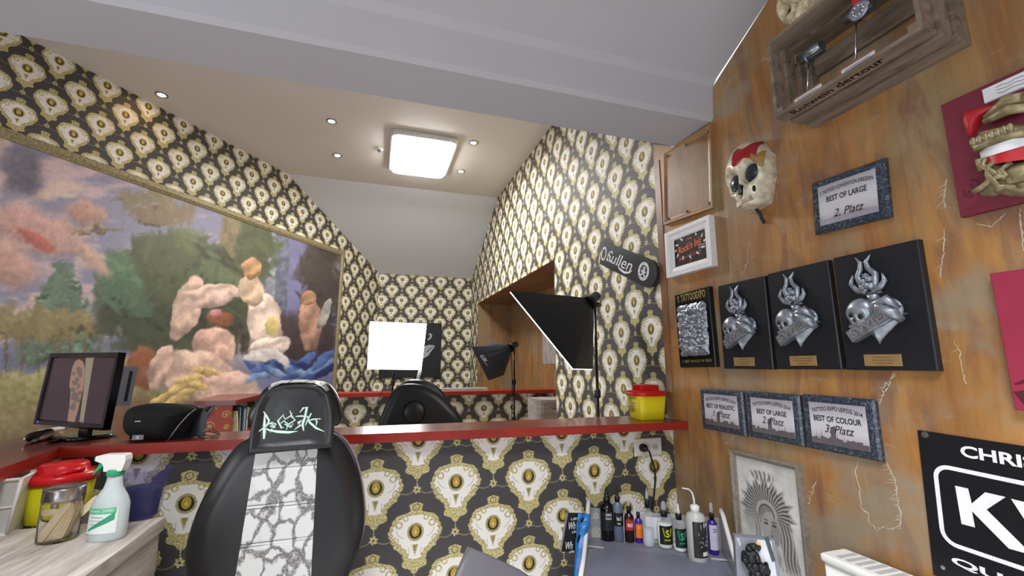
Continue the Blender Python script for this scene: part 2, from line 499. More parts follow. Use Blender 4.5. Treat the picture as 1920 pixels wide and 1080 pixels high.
    def ringd(s, c, r0, r1, z0=0.0, d=0.001, n=28, sy=1.0):
        a = [[s.pt((c[0] + r * math.cos(2 * math.pi * k / n), c[1] + sy * r * math.sin(2 * math.pi * k / n), z)) for k in range(n)] for r, z in ((r0, z0), (r0, z0 + d), (r1, z0 + d), (r1, z0))]
        for A, B in zip(a, a[1:] + a[:1]):
            for i in range(n): s.face((A[i], B[i], B[(i + 1) % n], A[(i + 1) % n]))
        return s
    def add(s, o):
        k = len(s.v); s.v += o.v; s.f += [tuple(i + k for i in f) for f in o.f]; s.sm += o.sm; s.mi += o.mi
        return s
def s_dir(d): return (0, 0, d)

THINGS = []
def link(name, mb, mat, parent=None, auto=False):
    me = bpy.data.meshes.new(name)
    me.from_pydata(mb.v, [], mb.f)
    me.polygons.foreach_set('use_smooth', mb.sm)
    me.polygons.foreach_set('material_index', mb.mi)
    for m in (mat if isinstance(mat, (list, tuple)) else [mat]): me.materials.append(m)
    me.update()
    o = bpy.data.objects.new(name, me); C.objects.link(o)
    if parent is not None: o.parent = parent
    return o
def tag(o, label, cat, group=None, kind=None):
    o['label'] = label; o['category'] = cat
    if group: o['group'] = group
    if kind: o['kind'] = kind
    THINGS.append(o)
    return o
def thing(name, label, cat, group=None):
    o = bpy.data.objects.new(name, None); C.objects.link(o); o.empty_display_size = 0.05
    return tag(o, label, cat, group)
def struct(name, mb, mat, parent=None):
    o = link(name, mb, mat, parent)
    if parent is None: o['kind'] = 'structure'
    return o
def uvs(o, du, u0, v0, k=1.0):
    """planar UV in metres: u = pos.du - u0, v = z - v0"""
    me = o.data; l = me.uv_layers.new(name='UVMap')
    for lp in me.loops:
        p = o.data.vertices[lp.vertex_index].co
        l.data[lp.index].uv = ((p.dot(Vector(du)) - u0) * k, (p.z - v0) * k)

_dg = None
_tc = {}
def text(mb, s, w, h, cx=0, cy=0, z0=0.0, d=0.001, shear=0.0, bold=0.0, arch=0.0, fit='both', rot=0.0):
    """write s into mb as mesh letters, fitted to w x h, centred at cx,cy"""
    key = (s, shear, bold)
    if key not in _tc:
        cu = bpy.data.curves.new('t', 'FONT'); cu.body = s; cu.size = 1; cu.shear = shear; cu.offset = bold; cu.resolution_u = 3
        ob = bpy.data.objects.new('t', cu); C.objects.link(ob)
        dg = bpy.context.evaluated_depsgraph_get(); dg.update()
        me = bpy.data.meshes.new_from_object(ob.evaluated_get(dg))
        V = [tuple(v.co) for v in me.vertices]; F = [tuple(p.vertices) for p in me.polygons]
        bpy.data.objects.remove(ob); bpy.data.curves.remove(cu); bpy.data.meshes.remove(me)
        _tc[key] = (V, F)
    V, F = _tc[key]
    xs = [v[0] for v in V]; ys = [v[1] for v in V]
    x0, x1, y0, y1 = min(xs), max(xs), min(ys), max(ys)
    kx = w / (x1 - x0); ky = h / (y1 - y0)
    ca, sa = math.cos(rot), math.sin(rot)
    k = len(mb.v)
    for v in V:
        X_ = (v[0] - (x0 + x1) / 2) * kx; Y_ = (v[1] - (y0 + y1) / 2) * ky
        Y_ -= arch * (X_ / (w / 2)) ** 2
        mb.pt((cx + X_ * ca - Y_ * sa, cy + X_ * sa + Y_ * ca, z0 + d))
    for f in F:
        mb.f.append(tuple(i + k for i in f)); mb.sm.append(False); mb.mi.append(mb.cur)
    return mb

# local frames
def FR(o, x, y, z):
    o, x, y, z = Vector(o), Vector(x), Vector(y), Vector(z)
    return Matrix(((x.x, y.x, z.x, o.x), (x.y, y.y, z.y, o.y), (x.z, y.z, z.z, o.z), (0, 0, 0, 1)))
def RWF(px, py, X_=XR, rot=0.0):
    """frame on the right wall: x to the right (towards the viewer), y up, z out of the wall"""
    p = onX(px, py, X_)
    c, s = math.cos(rot), math.sin(rot)
    return FR(p, (0, -c, s), (0, s, c), (-1, 0, 0))
def quadF(tl, tr, bl, br, X_=XR):
    """right-wall rectangle fitted to 4 pixel corners -> frame at centre, w, h"""
    P = [Vector(onX(*q, X_)) for q in (tl, tr, bl, br)]
    c = sum(P, Vector()) / 4
    ex = ((P[1] - P[0]) + (P[3] - P[2])) / 2; ey = ((P[0] - P[2]) + (P[1] - P[3])) / 2
    w, h = ex.length, ey.length
    x = ex.normalized(); z = Vector((-1, 0, 0)); y = z.cross(x).normalized()
    return FR(c, x, y, z), w, h

# ================================================================== ROOM
Z1 = 3.59
# floor
struct('floor', MB().box((-6, -3.4, -0.1), (3.2, 7.2, 0)), M_FLOOR)
WU = 0.034; WV = 1.02
# right wall: rusted half (near) and papered half (far) with the wide niche
YJ = 1.925
def roofz(y):      # underside of the ceiling against the right wall
    return None
near_top = [(-1.6, Z1), (-0.12, Z1), (1.148, 2.909), (1.471, 2.737), (1.488, 2.578), (1.73, 2.578), (YJ, 2.69)]
mb = MB()
pl = [(XR, y, z) for y, z in near_top]; pl = [(XR, -1.6, 0)] + pl + [(XR, YJ, 0)]
mb.prism(pl, (0.12, 0, 0))
wr = struct('wall_right', mb, M_RUST)
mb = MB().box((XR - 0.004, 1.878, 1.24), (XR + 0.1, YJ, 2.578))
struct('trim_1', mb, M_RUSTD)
n0, n1, nz = 3.345, 6.225, 2.367
mb = MB()
mb.box((XR, YJ, 0), (XR + 0.12, n0, Z1)).box((XR, n0, nz), (XR + 0.12, n1, Z1)).box((XR, n1, 0), (XR + 0.12, YB + .1, Z1))
wp = struct('wall_right_papered', mb, M_WP); uvs(wp, (0, -1, 0), -2.185, 1.518, 1.05)
mb = MB()
ND = 0.50
mb.box((XR + ND, n0 - .1, 0), (XR + ND + 0.1, n1 + .1, nz + .1)).box((XR + .12, n1, 0), (XR + ND, n1 + .08, nz)).box((XR + .12, n0 - .08, 0), (XR + ND, n0, nz))
mb.box((XR + 0.003, n1 - .003, 0), (XR + .12, n1 + .0, nz)).box((XR + .003, n0, 0), (XR + .12, n0 + .003, nz))
struct('wall_niche', mb, M_RUST)
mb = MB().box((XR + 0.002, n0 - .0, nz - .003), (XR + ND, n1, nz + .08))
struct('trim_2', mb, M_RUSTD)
# back wall
mb = MB().box((-0.4, YB, 0), (XR + .12, YB + .1, 3.0))
wb = struct('wall_back', mb, M_WP); _w = onY(717.3, 522, YB); uvs(wb, (1, 0, 0), float(_w[0]), float(_w[2]), 1.10)
# left wall
s0 = (-1.5 - YB) / 0.8231
def LPt(s, z): p = LP + LD * s; return (p.x, p.y, z)
mb = MB()
sc_ = (5.17 - YB) / 0.8231
pl = [LPt(s0, 0), LPt(0.0, 0), LPt(0, 2.81), LPt(sc_, Z1), LPt(s0, Z1)]
mb.prism(pl, -LN * 0.12)
wl = struct('wall_left', mb, M_WP); uvs(wl, LD, LP.dot(LD) - 0.43, 1.06, 1.11)
# ceilings
mb = MB().box((-6, 1.73, Z1), (XR + .12, 5.17, Z1 + .1))
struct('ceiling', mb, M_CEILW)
mb = MB().prism([(-6, 5.17, Z1), (-6, YB + .1, 2.765), (-6, YB + .1, 2.9), (-6, 5.17, Z1 + .1)], (6 + XR + .12, 0, 0))
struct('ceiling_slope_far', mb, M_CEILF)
prof = [(1.73, 2.578), (1.488, 2.578), (1.478, 2.60), (1.470, 2.70), (1.466, 2.737), (1.44, 2.765), (1.148, 2.909), (-0.12, Z1), (-0.12, Z1 + .1), (1.73, Z1 + .1)]
mb = MB().prism([(-6, y, z) for y, z in prof], (6 + XR + .0, 0, 0))
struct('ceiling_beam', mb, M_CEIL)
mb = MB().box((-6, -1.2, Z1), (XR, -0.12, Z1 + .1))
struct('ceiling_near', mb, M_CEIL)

# unseen rear wall and surround, added to keep world light off the beam
struct('wall_rear_shield', MB().box((-6, -3.5, 0), (XR + .12, -3.4, Z1)), M_CEIL)
mb = MB().box((-6, -3.4, Z1), (XR, -1.2, Z1 + .1)); struct('ceiling_rear', mb, M_CEIL)
mb = MB().box((XR, -3.4, 0), (XR + .12, -1.6, Z1)); struct('wall_right_rear', mb, M_CEIL)

# rusted access panel under the beam
t = thing('access_panel', 'rusted square metal panel high on the rust wall under the ceiling beam', 'panel')
T, w, h = quadF((1246, 286), (1334, 240), (1252, 425), (1348, 384))
mb = MB(T).bevel_slab(w * .97, h * .97, 0.012, 0.004); link('sheet', mb, M_RUSTD, t)
mb = MB(T).frame(w, h, 0.03, 0.02); link('rim', mb, M_RUST, t)
mb = MB(T)
for sx in (-1, 0, 1):
    for sy in (-1, 1): link('screw', MB(T).lathe([(0.006, 0.012), (0.006, 0.022), (0.001, 0.024)], (sx * w * .42, sy * h * .43, 0), 10), M_STEEL, t)

# white cracks of the plaster, as thin raised chalk lines on the wall
def crack(pts, w, jag=2.0, twig=0):
    out = []
    for (a, b) in zip(pts, pts[1:]):
        n = max(2, int(math.dist(a, b) / 5))
        for k in range(n):
            f = k / n; out.append((a[0] + (b[0] - a[0]) * f + random.uniform(-jag, jag), a[1] + (b[1] - a[1]) * f + random.uniform(-jag, jag) * .5))
    out.append(pts[-1])
    P = [Vector(onX(x, y, XR)) for x, y in out]
    T = FR((XR, 0, 0), (0, -1, 0), (0, 0, 1), (-1, 0, 0))
    Q = [(-p.y, p.z) for p in P]
    ws = [w * random.uniform(.3, 1.3) for _ in Q]
    mb = MB(T).stroke(Q, ws, 0.0, 0.0008)
    for i in range(2, len(Q) - 1):
        if random.random() < twig:
            a = random.uniform(-.6, .6) + math.pi; L = random.uniform(.006, .03)
            mb.stroke([Q[i], (Q[i][0] + L * math.cos(a), Q[i][1] + L * math.sin(a) * .8 - L * .3)], [w * .7, w * .2], 0, .0008)
    return mb
M_CHALK = pm('chalky_salt', (206, 192, 172), 0.8, var=0.25, vs=120, alpha=0.8)
for pts, w, tw in ((((1609, 865), (1605, 885), (1612, 920), (1616, 955), (1628, 962), (1630, 980), (1645, 995)), .003, 0), (((1645, 995), (1655, 988), (1670, 992), (1688, 992), (1691, 970), (1684, 940), (1680, 905), (1668, 880), (1662, 866)), .0035, .6),
                   (((1775, 335), (1771, 360), (1772, 390)), .003, .2), (((1788, 640), (1800, 660), (1802, 690), (1812, 720)), .003, .3), (((1772, 430), (1770, 470), (1764, 520)), .003, .3),
                   (((1405, 455), (1402, 490), (1392, 518)), .0025, .1), (((1662, 715), (1654, 745), (1650, 760)), .003, .7), (((1676, 700), (1668, 718), (1655, 735)), .008, 1), (((1366, 480), (1371, 505), (1369, 530)), .002, 0),
                   (((1530, 902), (1524, 920), (1517, 945)), .003, .7), (((1830, 420), (1860, 425), (1885, 400)), .0025, 0), (((1912, 390), (1916, 430), (1919, 470)), .003, 0), (((1376, 815), (1370, 830), (1360, 832)), .003, .3)):
    link('plaster_crack', crack(pts, w, 1.6, tw), M_CHALK, wr)

# partition with counter, wraps to the left and towards the viewer
YP = 1.9
CX, CY = -0.93, 1.9
mb = MB().box((-1.06, YP, 0), (XR, 2.0, 1.1995))
pw = struct('wall_partition', mb, M_WP); uvs(pw, (1, 0, 0), WU, WV)
mb = MB().prism([(-0.975, YP - .001, 0), (-0.95, 0.9, 0), (-1.05, 0.9, 0), (-1.06, YP - .001, 0)], (0, 0, 1.1995))
pr2 = struct('wall_partition_return', mb, M_WP); uvs(pr2, (0, 1, 0), .1, WV)
mb = MB()
CZ0, CZ1 = 1.2, 1.235
outl = [(XR, 1.785), (0.884, 1.80), (-0.2, 1.85), (-0.95, 1.852), (-0.895, 1.5), (-0.80, 0.9), (-1.5, 0.9), (-1.42, 1.7), (-1.24, 2.02), (-0.965, 3.17), (-0.90, 3.17), (-0.72, 2.064), (XR, 2.064)]
ct = thing('counter_top', 'red-edged dark wooden counter top capping the near papered partition', 'counter')
top = MB().prism([(x, y, CZ0) for x, y in outl], (0, 0, CZ1 - CZ0 - .0))
top.mi = [0, 0] + [1] * len(outl)
link('counter_board', top, [M_REDW, M_REDE], ct)
for a, b in (((CX, 1.852), (XR, 1.785)),):
    pass

# second partition and its counter
YS = 4.6
mb = MB().box((-1.35, YS, 0), (XR + ND, YS + .1, 1.185))
p2 = struct('wall_partition_far', mb, M_WP); uvs(p2, (1, 0, 0), 0.175, 1.045)
mb = MB().box((-1.20, YS - .05, 1.186), (XR + ND, YS + .2, 1.222))
o = link('far_counter_top', mb, M_REDE); tag(o, 'narrow red counter top on the far papered partition, behind the second chair', 'counter')

# reception desk with magazine compartments, behind the loudspeaker
t = thing('reception_desk', 'red wooden desk with gold ornament and open magazine shelf, below the mural', 'desk')
bd = [(-1.214, 3.79), (-0.952, 3.784), (-0.915, 4.395), (-0.915, 4.54), (-1.278, 4.54)]
link('desk_top', MB().prism([(x, y, 1.20) for x, y in bd], (0, 0, .035)), M_REDW, t)
mb = MB().box((-1.16, 3.84, 0), (-0.985, 3.862, 1.2)).box((-1.16, 3.862, 0), (-1.14, 4.5, 1.2)).box((-1.14, 3.862, 0), (-.94, 4.5, .02))
link('side_panel', mb, pm('red_lacquer', (178, 64, 44), 0.45, var=.1), t)
link('shelf_board', MB().box((-1.13, 3.865, .93), (-.93, 4.5, .95)), M_REDE, t)
for (cx, cy, R0) in ((.05, .03, .03), (-.03, .07, .018), (-.05, -.05, .035), (.06, -.06, .02)):
    mb = MB(FR((-1.07, 3.839, 1.1), (1, 0, 0), (0, 0, 1), (0, -1, 0)))
    mb.stroke([(cx + R0 * (1 - k / 22) * math.cos(k * .5), cy + R0 * (1 - k / 22) * math.sin(k * .5)) for k in range(20)], .007, 0, .0015)
    mb.disc((cx, cy), R0 * .25, 0, .002); link('gold_ornament', mb, M_GOLDP, t)

cols = [(214, 204, 160), (58, 60, 56), (168, 172, 160), (28, 92, 150), (204, 208, 212), (40, 44, 46), (190, 196, 186), (232, 234, 238)]
labs = ['cream', 'dark', 'grey-green', 'blue', 'pale grey', 'black', 'light green-grey', 'white']
for k in range(8):
    y = 3.885 + k * .042
    mb = MB().prism([(-1.08, y, .951), (-0.95 + random.uniform(-.01, .01), y, .951), (-0.955 + random.uniform(-.015, .015), y + .004, 1.17 + random.uniform(-.03, .02)), (-1.08, y + .004, 1.17)], (0, .022, 0))
    o = link('magazine', mb, pm('magazine_' + labs[k].replace(' ', '_'), cols[k], .35, var=.3, vs=40))
    tag(o, labs[k] + ' magazine standing in the shelf of the red desk', 'magazine', 'magazines in the red desk')

# ------------------------------------------------------------------ mural on the left wall: generic painted landscape
FZ1, FZ0 = 2.95, 0.70
se = (6.0 - YB) / 0.8231          # right end of frame
ss = (1.6 - YB) / 0.8231
t = thing('wall_mural', 'huge framed pastoral mural with pink sky, trees and draped cloth on the left wall', 'mural')
NUX, NUY = 620, 300
S = np.linspace(ss + .06, se - .05, NUX); Zs = np.linspace(FZ0, FZ1 - .06, NUY)
SS, ZZ = np.meshgrid(S, Zs, indexing='ij')
off = 0.012
PX_ = LP.x + LD.x * SS + LN.x * off; PY_ = LP.y + LD.y * SS + LN.y * off
dx, dy, dz = PX_ - EYE[0], PY_ - EYE[1], ZZ - EYE[2]
dn = dx * _f[0] + dy * _f[1] + dz * _f[2]
px = 960 + FPX * (dx * _r[0] + dy * _r[1] + dz * _r[2]) / dn
py = 540 - FPX * (dx * _u[0] + dy * _u[1] + dz * _u[2]) / dn
# composition is laid out on the canvas in its own units (one unit ~ 1/640 of the part seen)
rng = np.random.RandomState(3)
def vnoise(x, y, seed):
    r = np.random.RandomState(seed).rand(256, 256)
    xi, yi = np.floor(x).astype(int), np.floor(y).astype(int); fx, fy = x - xi, y - yi
    fx, fy = fx * fx * (3 - 2 * fx), fy * fy * (3 - 2 * fy)
    g = lambda a, b: r[a % 256, b % 256]
    return (g(xi, yi) * (1 - fx) + g(xi + 1, yi) * fx) * (1 - fy) + (g(xi, yi + 1) * (1 - fx) + g(xi + 1, yi + 1) * fx) * fy
def fbm(x, y, seed, o=4):
    s = 0; a = 1; tt = 0
    for k in range(o): s = s + a * vnoise(x * 2 ** k, y * 2 ** k, seed + k); tt += a; a *= .55
    return s / tt
W1 = (fbm(px / 30, py / 30, 11) - .5) * 30; W2 = (fbm(px / 30, py / 30, 21) - .5) * 30
W3 = (fbm(px / 8, py / 8, 31) - .5) * 14; W4 = (fbm(px / 8, py / 8, 41) - .5) * 14
img = np.zeros(px.shape + (3,))
def col_(c): return np.array(c, float)
def sm(x, a, b): tq = np.clip((x - a) / (b - a), 0, 1); return tq * tq * (3 - 2 * tq)
sky = fbm(px / 120 + 3, py / 45, 51, 5)
img[:] = col_((150, 148, 172))
img += (sm(sky, .42, .62)[..., None]) * (col_((214, 182, 184)) - img)
k2 = sm(fbm(px / 90, py / 40, 61, 5), .55, .68) * sm(px, 420, 60)
img += k2[..., None] * (col_((226, 196, 178)) - img)
rt_ = sm(px, 430, 520)
img += (rt_ * .8)[..., None] * (col_((118, 118, 160)) - img)
def blob(cx, cy, rx, ry, ang, c, soft=.35, warp=1.0, fine=.6, a=1.0, var=.12, seed=1, pl=0.0):
    ca, sa = math.cos(math.radians(ang)), math.sin(math.radians(ang))
    x = px + W1 * warp + W3 * fine - cx; y = py + W2 * warp + W4 * fine - cy
    X1 = (x * ca + y * sa) / rx; Y1 = (-x * sa + y * ca) / ry
    r = np.sqrt(X1 * X1 + Y1 * Y1)
    m = (1 - sm(r, 1 - soft, 1 + soft * .3)) * a
    sh = 1 + var * 2 * (fbm(px / 9 + seed, py / 9, 70 + seed, 3) - .5) - var * Y1.clip(-1, 1) * 1.2
    if pl: sh = sh + pl * np.sin(Y1 * 4.5 + X1 * (1.2 + seed % 3) + 5 * (fbm(px / 22, py / 22, 90 + seed, 3) - .5)) - pl * .6 * r.clip(0, 1) ** 3
    cc = np.clip(col_(c)[None, None] * sh[..., None], 0, 255)
    img[:] = img + m[..., None] * (cc - img)
# distance, hills and meadow
blob(80, 690, 420, 60, -4, (120, 120, 146), .2); blob(60, 760, 320, 70, -8, (150, 142, 96), .2, var=.2)
blob(150, 700, 200, 22, -10, (176, 166, 112), .4); blob(80, 830, 330, 70, -6, (132, 118, 84), .2, var=.2)
blob(300, 800, 250, 60, 0, (128, 96, 74), .3)
# trees
def foliage(cx, cy, rx, ry, base, n, seed, size=12, hi=(120, 134, 90)):
    blob(cx, cy, rx, ry, 0, base, .3, 1.6, 1.2, var=.3, seed=seed)
    r = np.random.RandomState(seed)
    for k in range(n):
        a, q = r.rand() * 6.283, math.sqrt(r.rand())
        x, y = cx + rx * q * math.cos(a), cy + ry * q * math.sin(a)
        f = r.rand(); c = [base[i] + (hi[i] - base[i]) * f * (1 if y < cy else .4) for i in range(3)]
        lx, ly = size * (1 + r.rand()), size * .35
        ca, sa = math.cos(r.rand() * 3), math.sin(r.rand() * 3)
        mk = (abs(px - x) < lx * 1.6) & (abs(py - y) < lx * 1.6)
        if not mk.any(): continue
        xx, yy = px[mk] - x, py[mk] - y
        rr = ((xx * ca + yy * sa) / lx) ** 2 + ((-xx * sa + yy * ca) / ly) ** 2
        m = np.clip(1.3 - rr, 0, 1)[:, None] * .7
        img[mk] = img[mk] + m * (np.array(c) - img[mk])
for (cx, cy, s_) in ((115, 560, 1.0),):
    for k in range(9):
        foliage(cx, cy - 55 + k * 20, 14 + 11 * k, 15, (100, 122, 104), 14, 100 + k, 10, (128, 146, 122))
    blob(cx - 5, 690, 5, 90, 0, (112, 106, 84), .3, .3)
for k in range(7): foliage(15 + 24 * k, 610 + 8 * math.sin(k * 2), 34, 26, (142, 128, 90), 16, 120 + k, 10, (166, 152, 104))
for k in range(7): blob(10 + 30 * k, 665, 3, 45, 0, (112, 104, 78), .4, .4)
foliage(300, 560, 120, 110, (70, 76, 60), 240, 7, 14, (104, 118, 78))
foliage(230, 530, 50, 55, (92, 118, 90), 60, 8, 11, (116, 146, 106))
foliage(345, 500, 90, 60, (84, 92, 64), 140, 9, 13, (126, 132, 80))
foliage(330, 470, 70, 20, (92, 98, 70), 60, 29, 13, (132, 136, 84))
foliage(300, 400, 60, 14, (146, 122, 96), 40, 10, 9, (164, 140, 96)); foliage(265, 370, 50, 10, (142, 128, 96), 30, 19, 9, (164, 140, 96))
for x_, w_, c_ in ((432, 26, (126, 112, 78)), (462, 16, (98, 92, 72)), (522, 20, (110, 112, 128)), (508, 8, (150, 152, 158))):
    blob(x_, 520, w_, 175, 2, c_, .25, .25, .5, var=.25, seed=x_)
foliage(480, 470, 30, 60, (86, 92, 66), 60, 12, 12, (112, 120, 74)); foliage(400, 560, 60, 100, (66, 68, 54), 90, 13, 14)
foliage(620, 520, 26, 60, (96, 92, 96), 50, 14, 10, (124, 112, 84)); foliage(600, 560, 40, 110, (70, 62, 62), 60, 15, 12, (98, 88, 72))
blob(560, 640, 90, 60, 0, (72, 60, 62), .3)
foliage(130, 430, 110, 9, (150, 132, 104), 0, 17)
# rosy cloud bank upper left, grey cloud
blob(60, 430, 120, 46, 18, (210, 164, 152), .5, .8, .4); blob(20, 500, 60, 46, 20, (206, 160, 146), .5, .8, .4); blob(160, 400, 50, 26, 10, (200, 152, 134), .5, .6, .4)
blob(40, 320, 46, 60, -30, (116, 110, 124), .5, 1.0); blob(70, 450, 46, 14, 30, (204, 110, 100), .4, .6); blob(165, 480, 60, 16, 40, (206, 166, 150), .5, .6)
# tawny rock, heaps of pale and coloured cloth in the foreground
blob(268, 690, 34, 44, 0, (150, 92, 62), .2, .6); blob(390, 690, 130, 30, -10, (150, 146, 156), .3)
folds = [(350, 580, 26, 62, 20, (208, 172, 152)), (392, 555, 60, 20, -8, (212, 178, 158)), (400, 650, 38, 40, 20, (206, 166, 146)), (372, 705, 70, 46, 12, (214, 180, 160)), (432, 730, 60, 34, 10, (210, 176, 160)),
         (300, 690, 18, 46, 24, (206, 170, 152)), (496, 600, 34, 50, -8, (224, 196, 176)), (470, 545, 22, 30, 0, (214, 182, 150)), (470, 505, 20, 20, 0, (190, 142, 96)), (505, 650, 40, 20, -10, (220, 200, 184)), (583, 610, 22, 50, -6, (172, 128, 106)), (577, 560, 14, 14, 0, (176, 128, 92)), (610, 590, 10, 30, 20, (166, 158, 150))]
for k, (a_, b_, c_, d_, e_, f_) in enumerate(folds): blob(a_, b_, c_ * 1.05, d_ * 1.05, e_, [min(255, v + 8) for v in f_], .10, .55, .18, var=.12, seed=k, pl=.13)
blob(412, 595, 26, 16, 10, (150, 88, 60), .4, .5); blob(405, 585, 14, 8, 0, (204, 138, 140), .4, .4)
blob(512, 610, 14, 20, 40, (212, 188, 120), .3, .5)
for k in range(7): blob(300 + 14 * k, 748 - 9 * k + 20 * (k % 2), 30, 10, -40 + 8 * k, (206, 178, 112), .3, .6, .3, var=.25, seed=k)
for k in range(16):
    r_ = np.random.RandomState(200 + k)
    blob(480 + 9 * k, 690 + 14 * math.sin(k * 1.7), 34, 9, -35 + 70 * r_.rand(), ((60, 88, 152), (126, 156, 200), (84, 112, 174), (44, 54, 104))[k % 4], .35, .5, .3, var=.2, seed=k)
for k in range(6): blob(470 + 12 * k, 664 + 3 * (k % 3), 22, 8, -20 + 12 * k, (222, 214, 208), .4, .5, .4, var=.1, seed=k)
st_ = fbm(px / 3.0, py / 9.0, 91, 3) - .5; cr_ = vnoise(px / 1.7, py / 1.7, 97) - .5
img *= (1 + .10 * st_ + .05 * cr_)[..., None]
g_ = img.mean(-1, keepdims=True)
img = np.clip(img * .9 + g_ * .1, 0, 255) / 255
lin = np.where(img <= .04045, img / 12.92, ((img + .055) / 1.055) ** 2.4)
def painted_grid(name, P, lin, mat, parent):
    nx, ny = P.shape[:2]
    me = bpy.data.meshes.new(name)
    idx = np.arange(nx * ny).reshape(nx, ny)
    q = np.stack([idx[:-1, :-1], idx[1:, :-1], idx[1:, 1:], idx[:-1, 1:]], -1).reshape(-1, 4)
    me.vertices.add(nx * ny); me.vertices.foreach_set('co', P.reshape(-1))
    me.loops.add(q.size); me.loops.foreach_set('vertex_index', q.reshape(-1).astype(np.int32))
    me.polygons.add(len(q)); me.polygons.foreach_set('loop_start', (np.arange(len(q)) * 4).astype(np.int32))
    me.update(calc_edges=True)
    ca = me.color_attributes.new(name='paint', type='FLOAT_COLOR', domain='POINT')
    ca.data.foreach_set('color', np.concatenate([lin, np.ones(lin.shape[:2] + (1,))], -1).reshape(-1).astype(np.float32))
    me.materials.append(mat)
    o = bpy.data.objects.new(name, me); C.objects.link(o); o.parent = parent
    return o
def paintmat(name, rough, spec=.5):
    m, b = newmat(name)
    a = X.nt.nodes.new('ShaderNodeAttribute'); a.attribute_name = 'paint'
    setin(b, 'Base Color', a.outputs['Color']); setin(b, 'Roughness', rough); b.inputs['Specular IOR Level'].default_value = spec
    bump(b, noise(160, 3, coord()), .15, .001)
    return m
painted_grid('canvas', np.stack([PX_, PY_, ZZ], -1), lin, paintmat('mural_paint', .55), t)
mb = MB(FR(LP, LD, (0, 0, 1), LN))
mb.box((ss, FZ0, 0), (se - .04, FZ1 - .05, .011))
link('backing', mb, M_PAPER, t)
M_FRG = pm('antique_gold_frame', (158, 144, 108), .5, .15, var=.45, vs=70, bmp=.6, bs=90)
mb = MB(FR(LP, LD, (0, 0, 1), LN))
mb.prism([(ss, FZ1 - .075, .0), (ss, FZ1, .0), (ss, FZ1 - .01, .03), (ss, FZ1 - .05, .036), (ss, FZ1 - .075, .02)], (se - ss, 0, 0))
mb.prism([(se - .055, FZ0, .0), (se, FZ0, 0), (se - .008, FZ0, .03), (se - .04, FZ0, .036), (se - .055, FZ0, .02)], (0, FZ1 - FZ0 - .003, 0))
link('frame', mb, M_FRG, t)

# ------------------------------------------------------------------ ceiling lights
M_PANEL = pm('lit_panel', (255, 255, 255), .5, var=0, emit=(255, 255, 255), es=15.0)
M_BULB = pm('lit_halogen', (255, 240, 210), .5, var=0, emit=(255, 214, 160), es=60.0)
t = thing('ceiling_panel_light', 'big square rounded white ceiling lamp, brightly lit', 'ceiling light')
cx, cy = .355, 4.22
mb = MB().rlathe([(0, 0), (0, -.035), (.006, -.05), (.02, -.056), (.03, -.05), (.03, -.03)], .31, .42, .07, (cx, cy, Z1))
link('housing', mb, M_WHT, t)
mb = MB().rlathe([(0, -.03), (0, -.075), (.006, -.088), (.02, -.094)], .27, .38, .06, (cx, cy, Z1))
link('diffuser', mb, M_PANEL, t)
area('panel_glow', (cx, cy, Z1 - .12), (cx, cy, 0), .5, .7, 30, (1, .99, .97))
spots = [(-1.70, 3.84, 'leftmost recessed halogen spot, beside the papered left wall', 26), (-.455, 3.855, 'recessed halogen spot left of the square ceiling lamp, nearer the beam', 8), (-.455, 4.525, 'recessed halogen spot left of the square lamp, nearer the far slope', 5), (.81, 3.86, 'recessed halogen spot right of the square lamp, nearer the beam', 5), (.815, 4.525, 'recessed halogen spot right of the square lamp, nearer the far slope', 5)]
for x, y, lb, pw_ in spots:
    t = thing('ceiling_spot', lb, 'spotlight', 'recessed ceiling spots')
    link('trim_ring', MB().lathe([(.028, 0), (.045, 0), (.045, -.004), (.04, -.008), (.028, -.006)], (x, y, Z1), 24, cap=False), M_STEEL, t)
    link('bulb', MB().lathe([(.0275, -.0005), (.0275, -.004), (.015, -.006), (.002, -.006)], (x, y, Z1), 20), M_BULB, t)
    l = bpy.data.lights.new('spot_lamp', 'SPOT'); l.energy = pw_ * (2.4 if x < -1 else 1.2); l.color = (1, .84, .64); l.spot_size = 1.3; l.spot_blend = .7; l.shadow_soft_size = .03
    o = bpy.data.objects.new('spot_lamp', l); C.objects.link(o); o.location = (x, y, Z1 - .02)
    if x < -1: o.rotation_euler = (0, math.radians(-26), 0); l.spot_size = .9
t = thing('motion_sensor', 'small round white sensor on the ceiling beside the square lamp', 'sensor')
sx, sy = -.046, 4.245
link('sensor_base', MB().lathe([(.032, 0), (.034, -.012), (.028, -.02), (.004, -.021)], (sx, sy, Z1), 20), M_WHT, t)
link('lens', MB().lathe([(.02, -.018), (.02, -.03), (.012, -.04), (.002, -.043)], (sx, sy, Z1), 16), M_GREYP, t)

# poster on the back wall
t = thing('portrait_poster', 'tall black canvas with a pale ear and hand, on the far papered wall', 'poster')
T = FR((.52, YB - .001, 1.70), (1, 0, 0), (0, 0, 1), (0, -1, 0))
link('canvas', MB(T).bevel_slab(.87, .80, .03, .002), pm('black_canvas', (34, 36, 38), .6), t)
mb = MB(T)
def pq(x, y): p = onY(x, y, YB - .03); return (p[0] - .52, p[2] - 1.70)
ear = [pq(660 + x / 4.7, 570 + y / 4.7) for x, y in ((668, 268), (690, 258), (706, 268), (702, 295), (688, 310), (672, 322), (664, 316), (680, 296), (690, 278), (680, 272))]
mb.flat(ear, .03, .002)
hand = [pq(660 + x / 4.7, 570 + y / 4.7) for x, y in ((600, 420), (625, 395), (640, 372), (680, 360), (722, 364), (726, 382), (705, 408), (688, 430), (672, 456), (640, 474), (610, 500), (590, 470))]
mb.flat(hand, .03, .002)
link('printed_figure', mb, pm('grey_print', (176, 178, 182), .6), t)
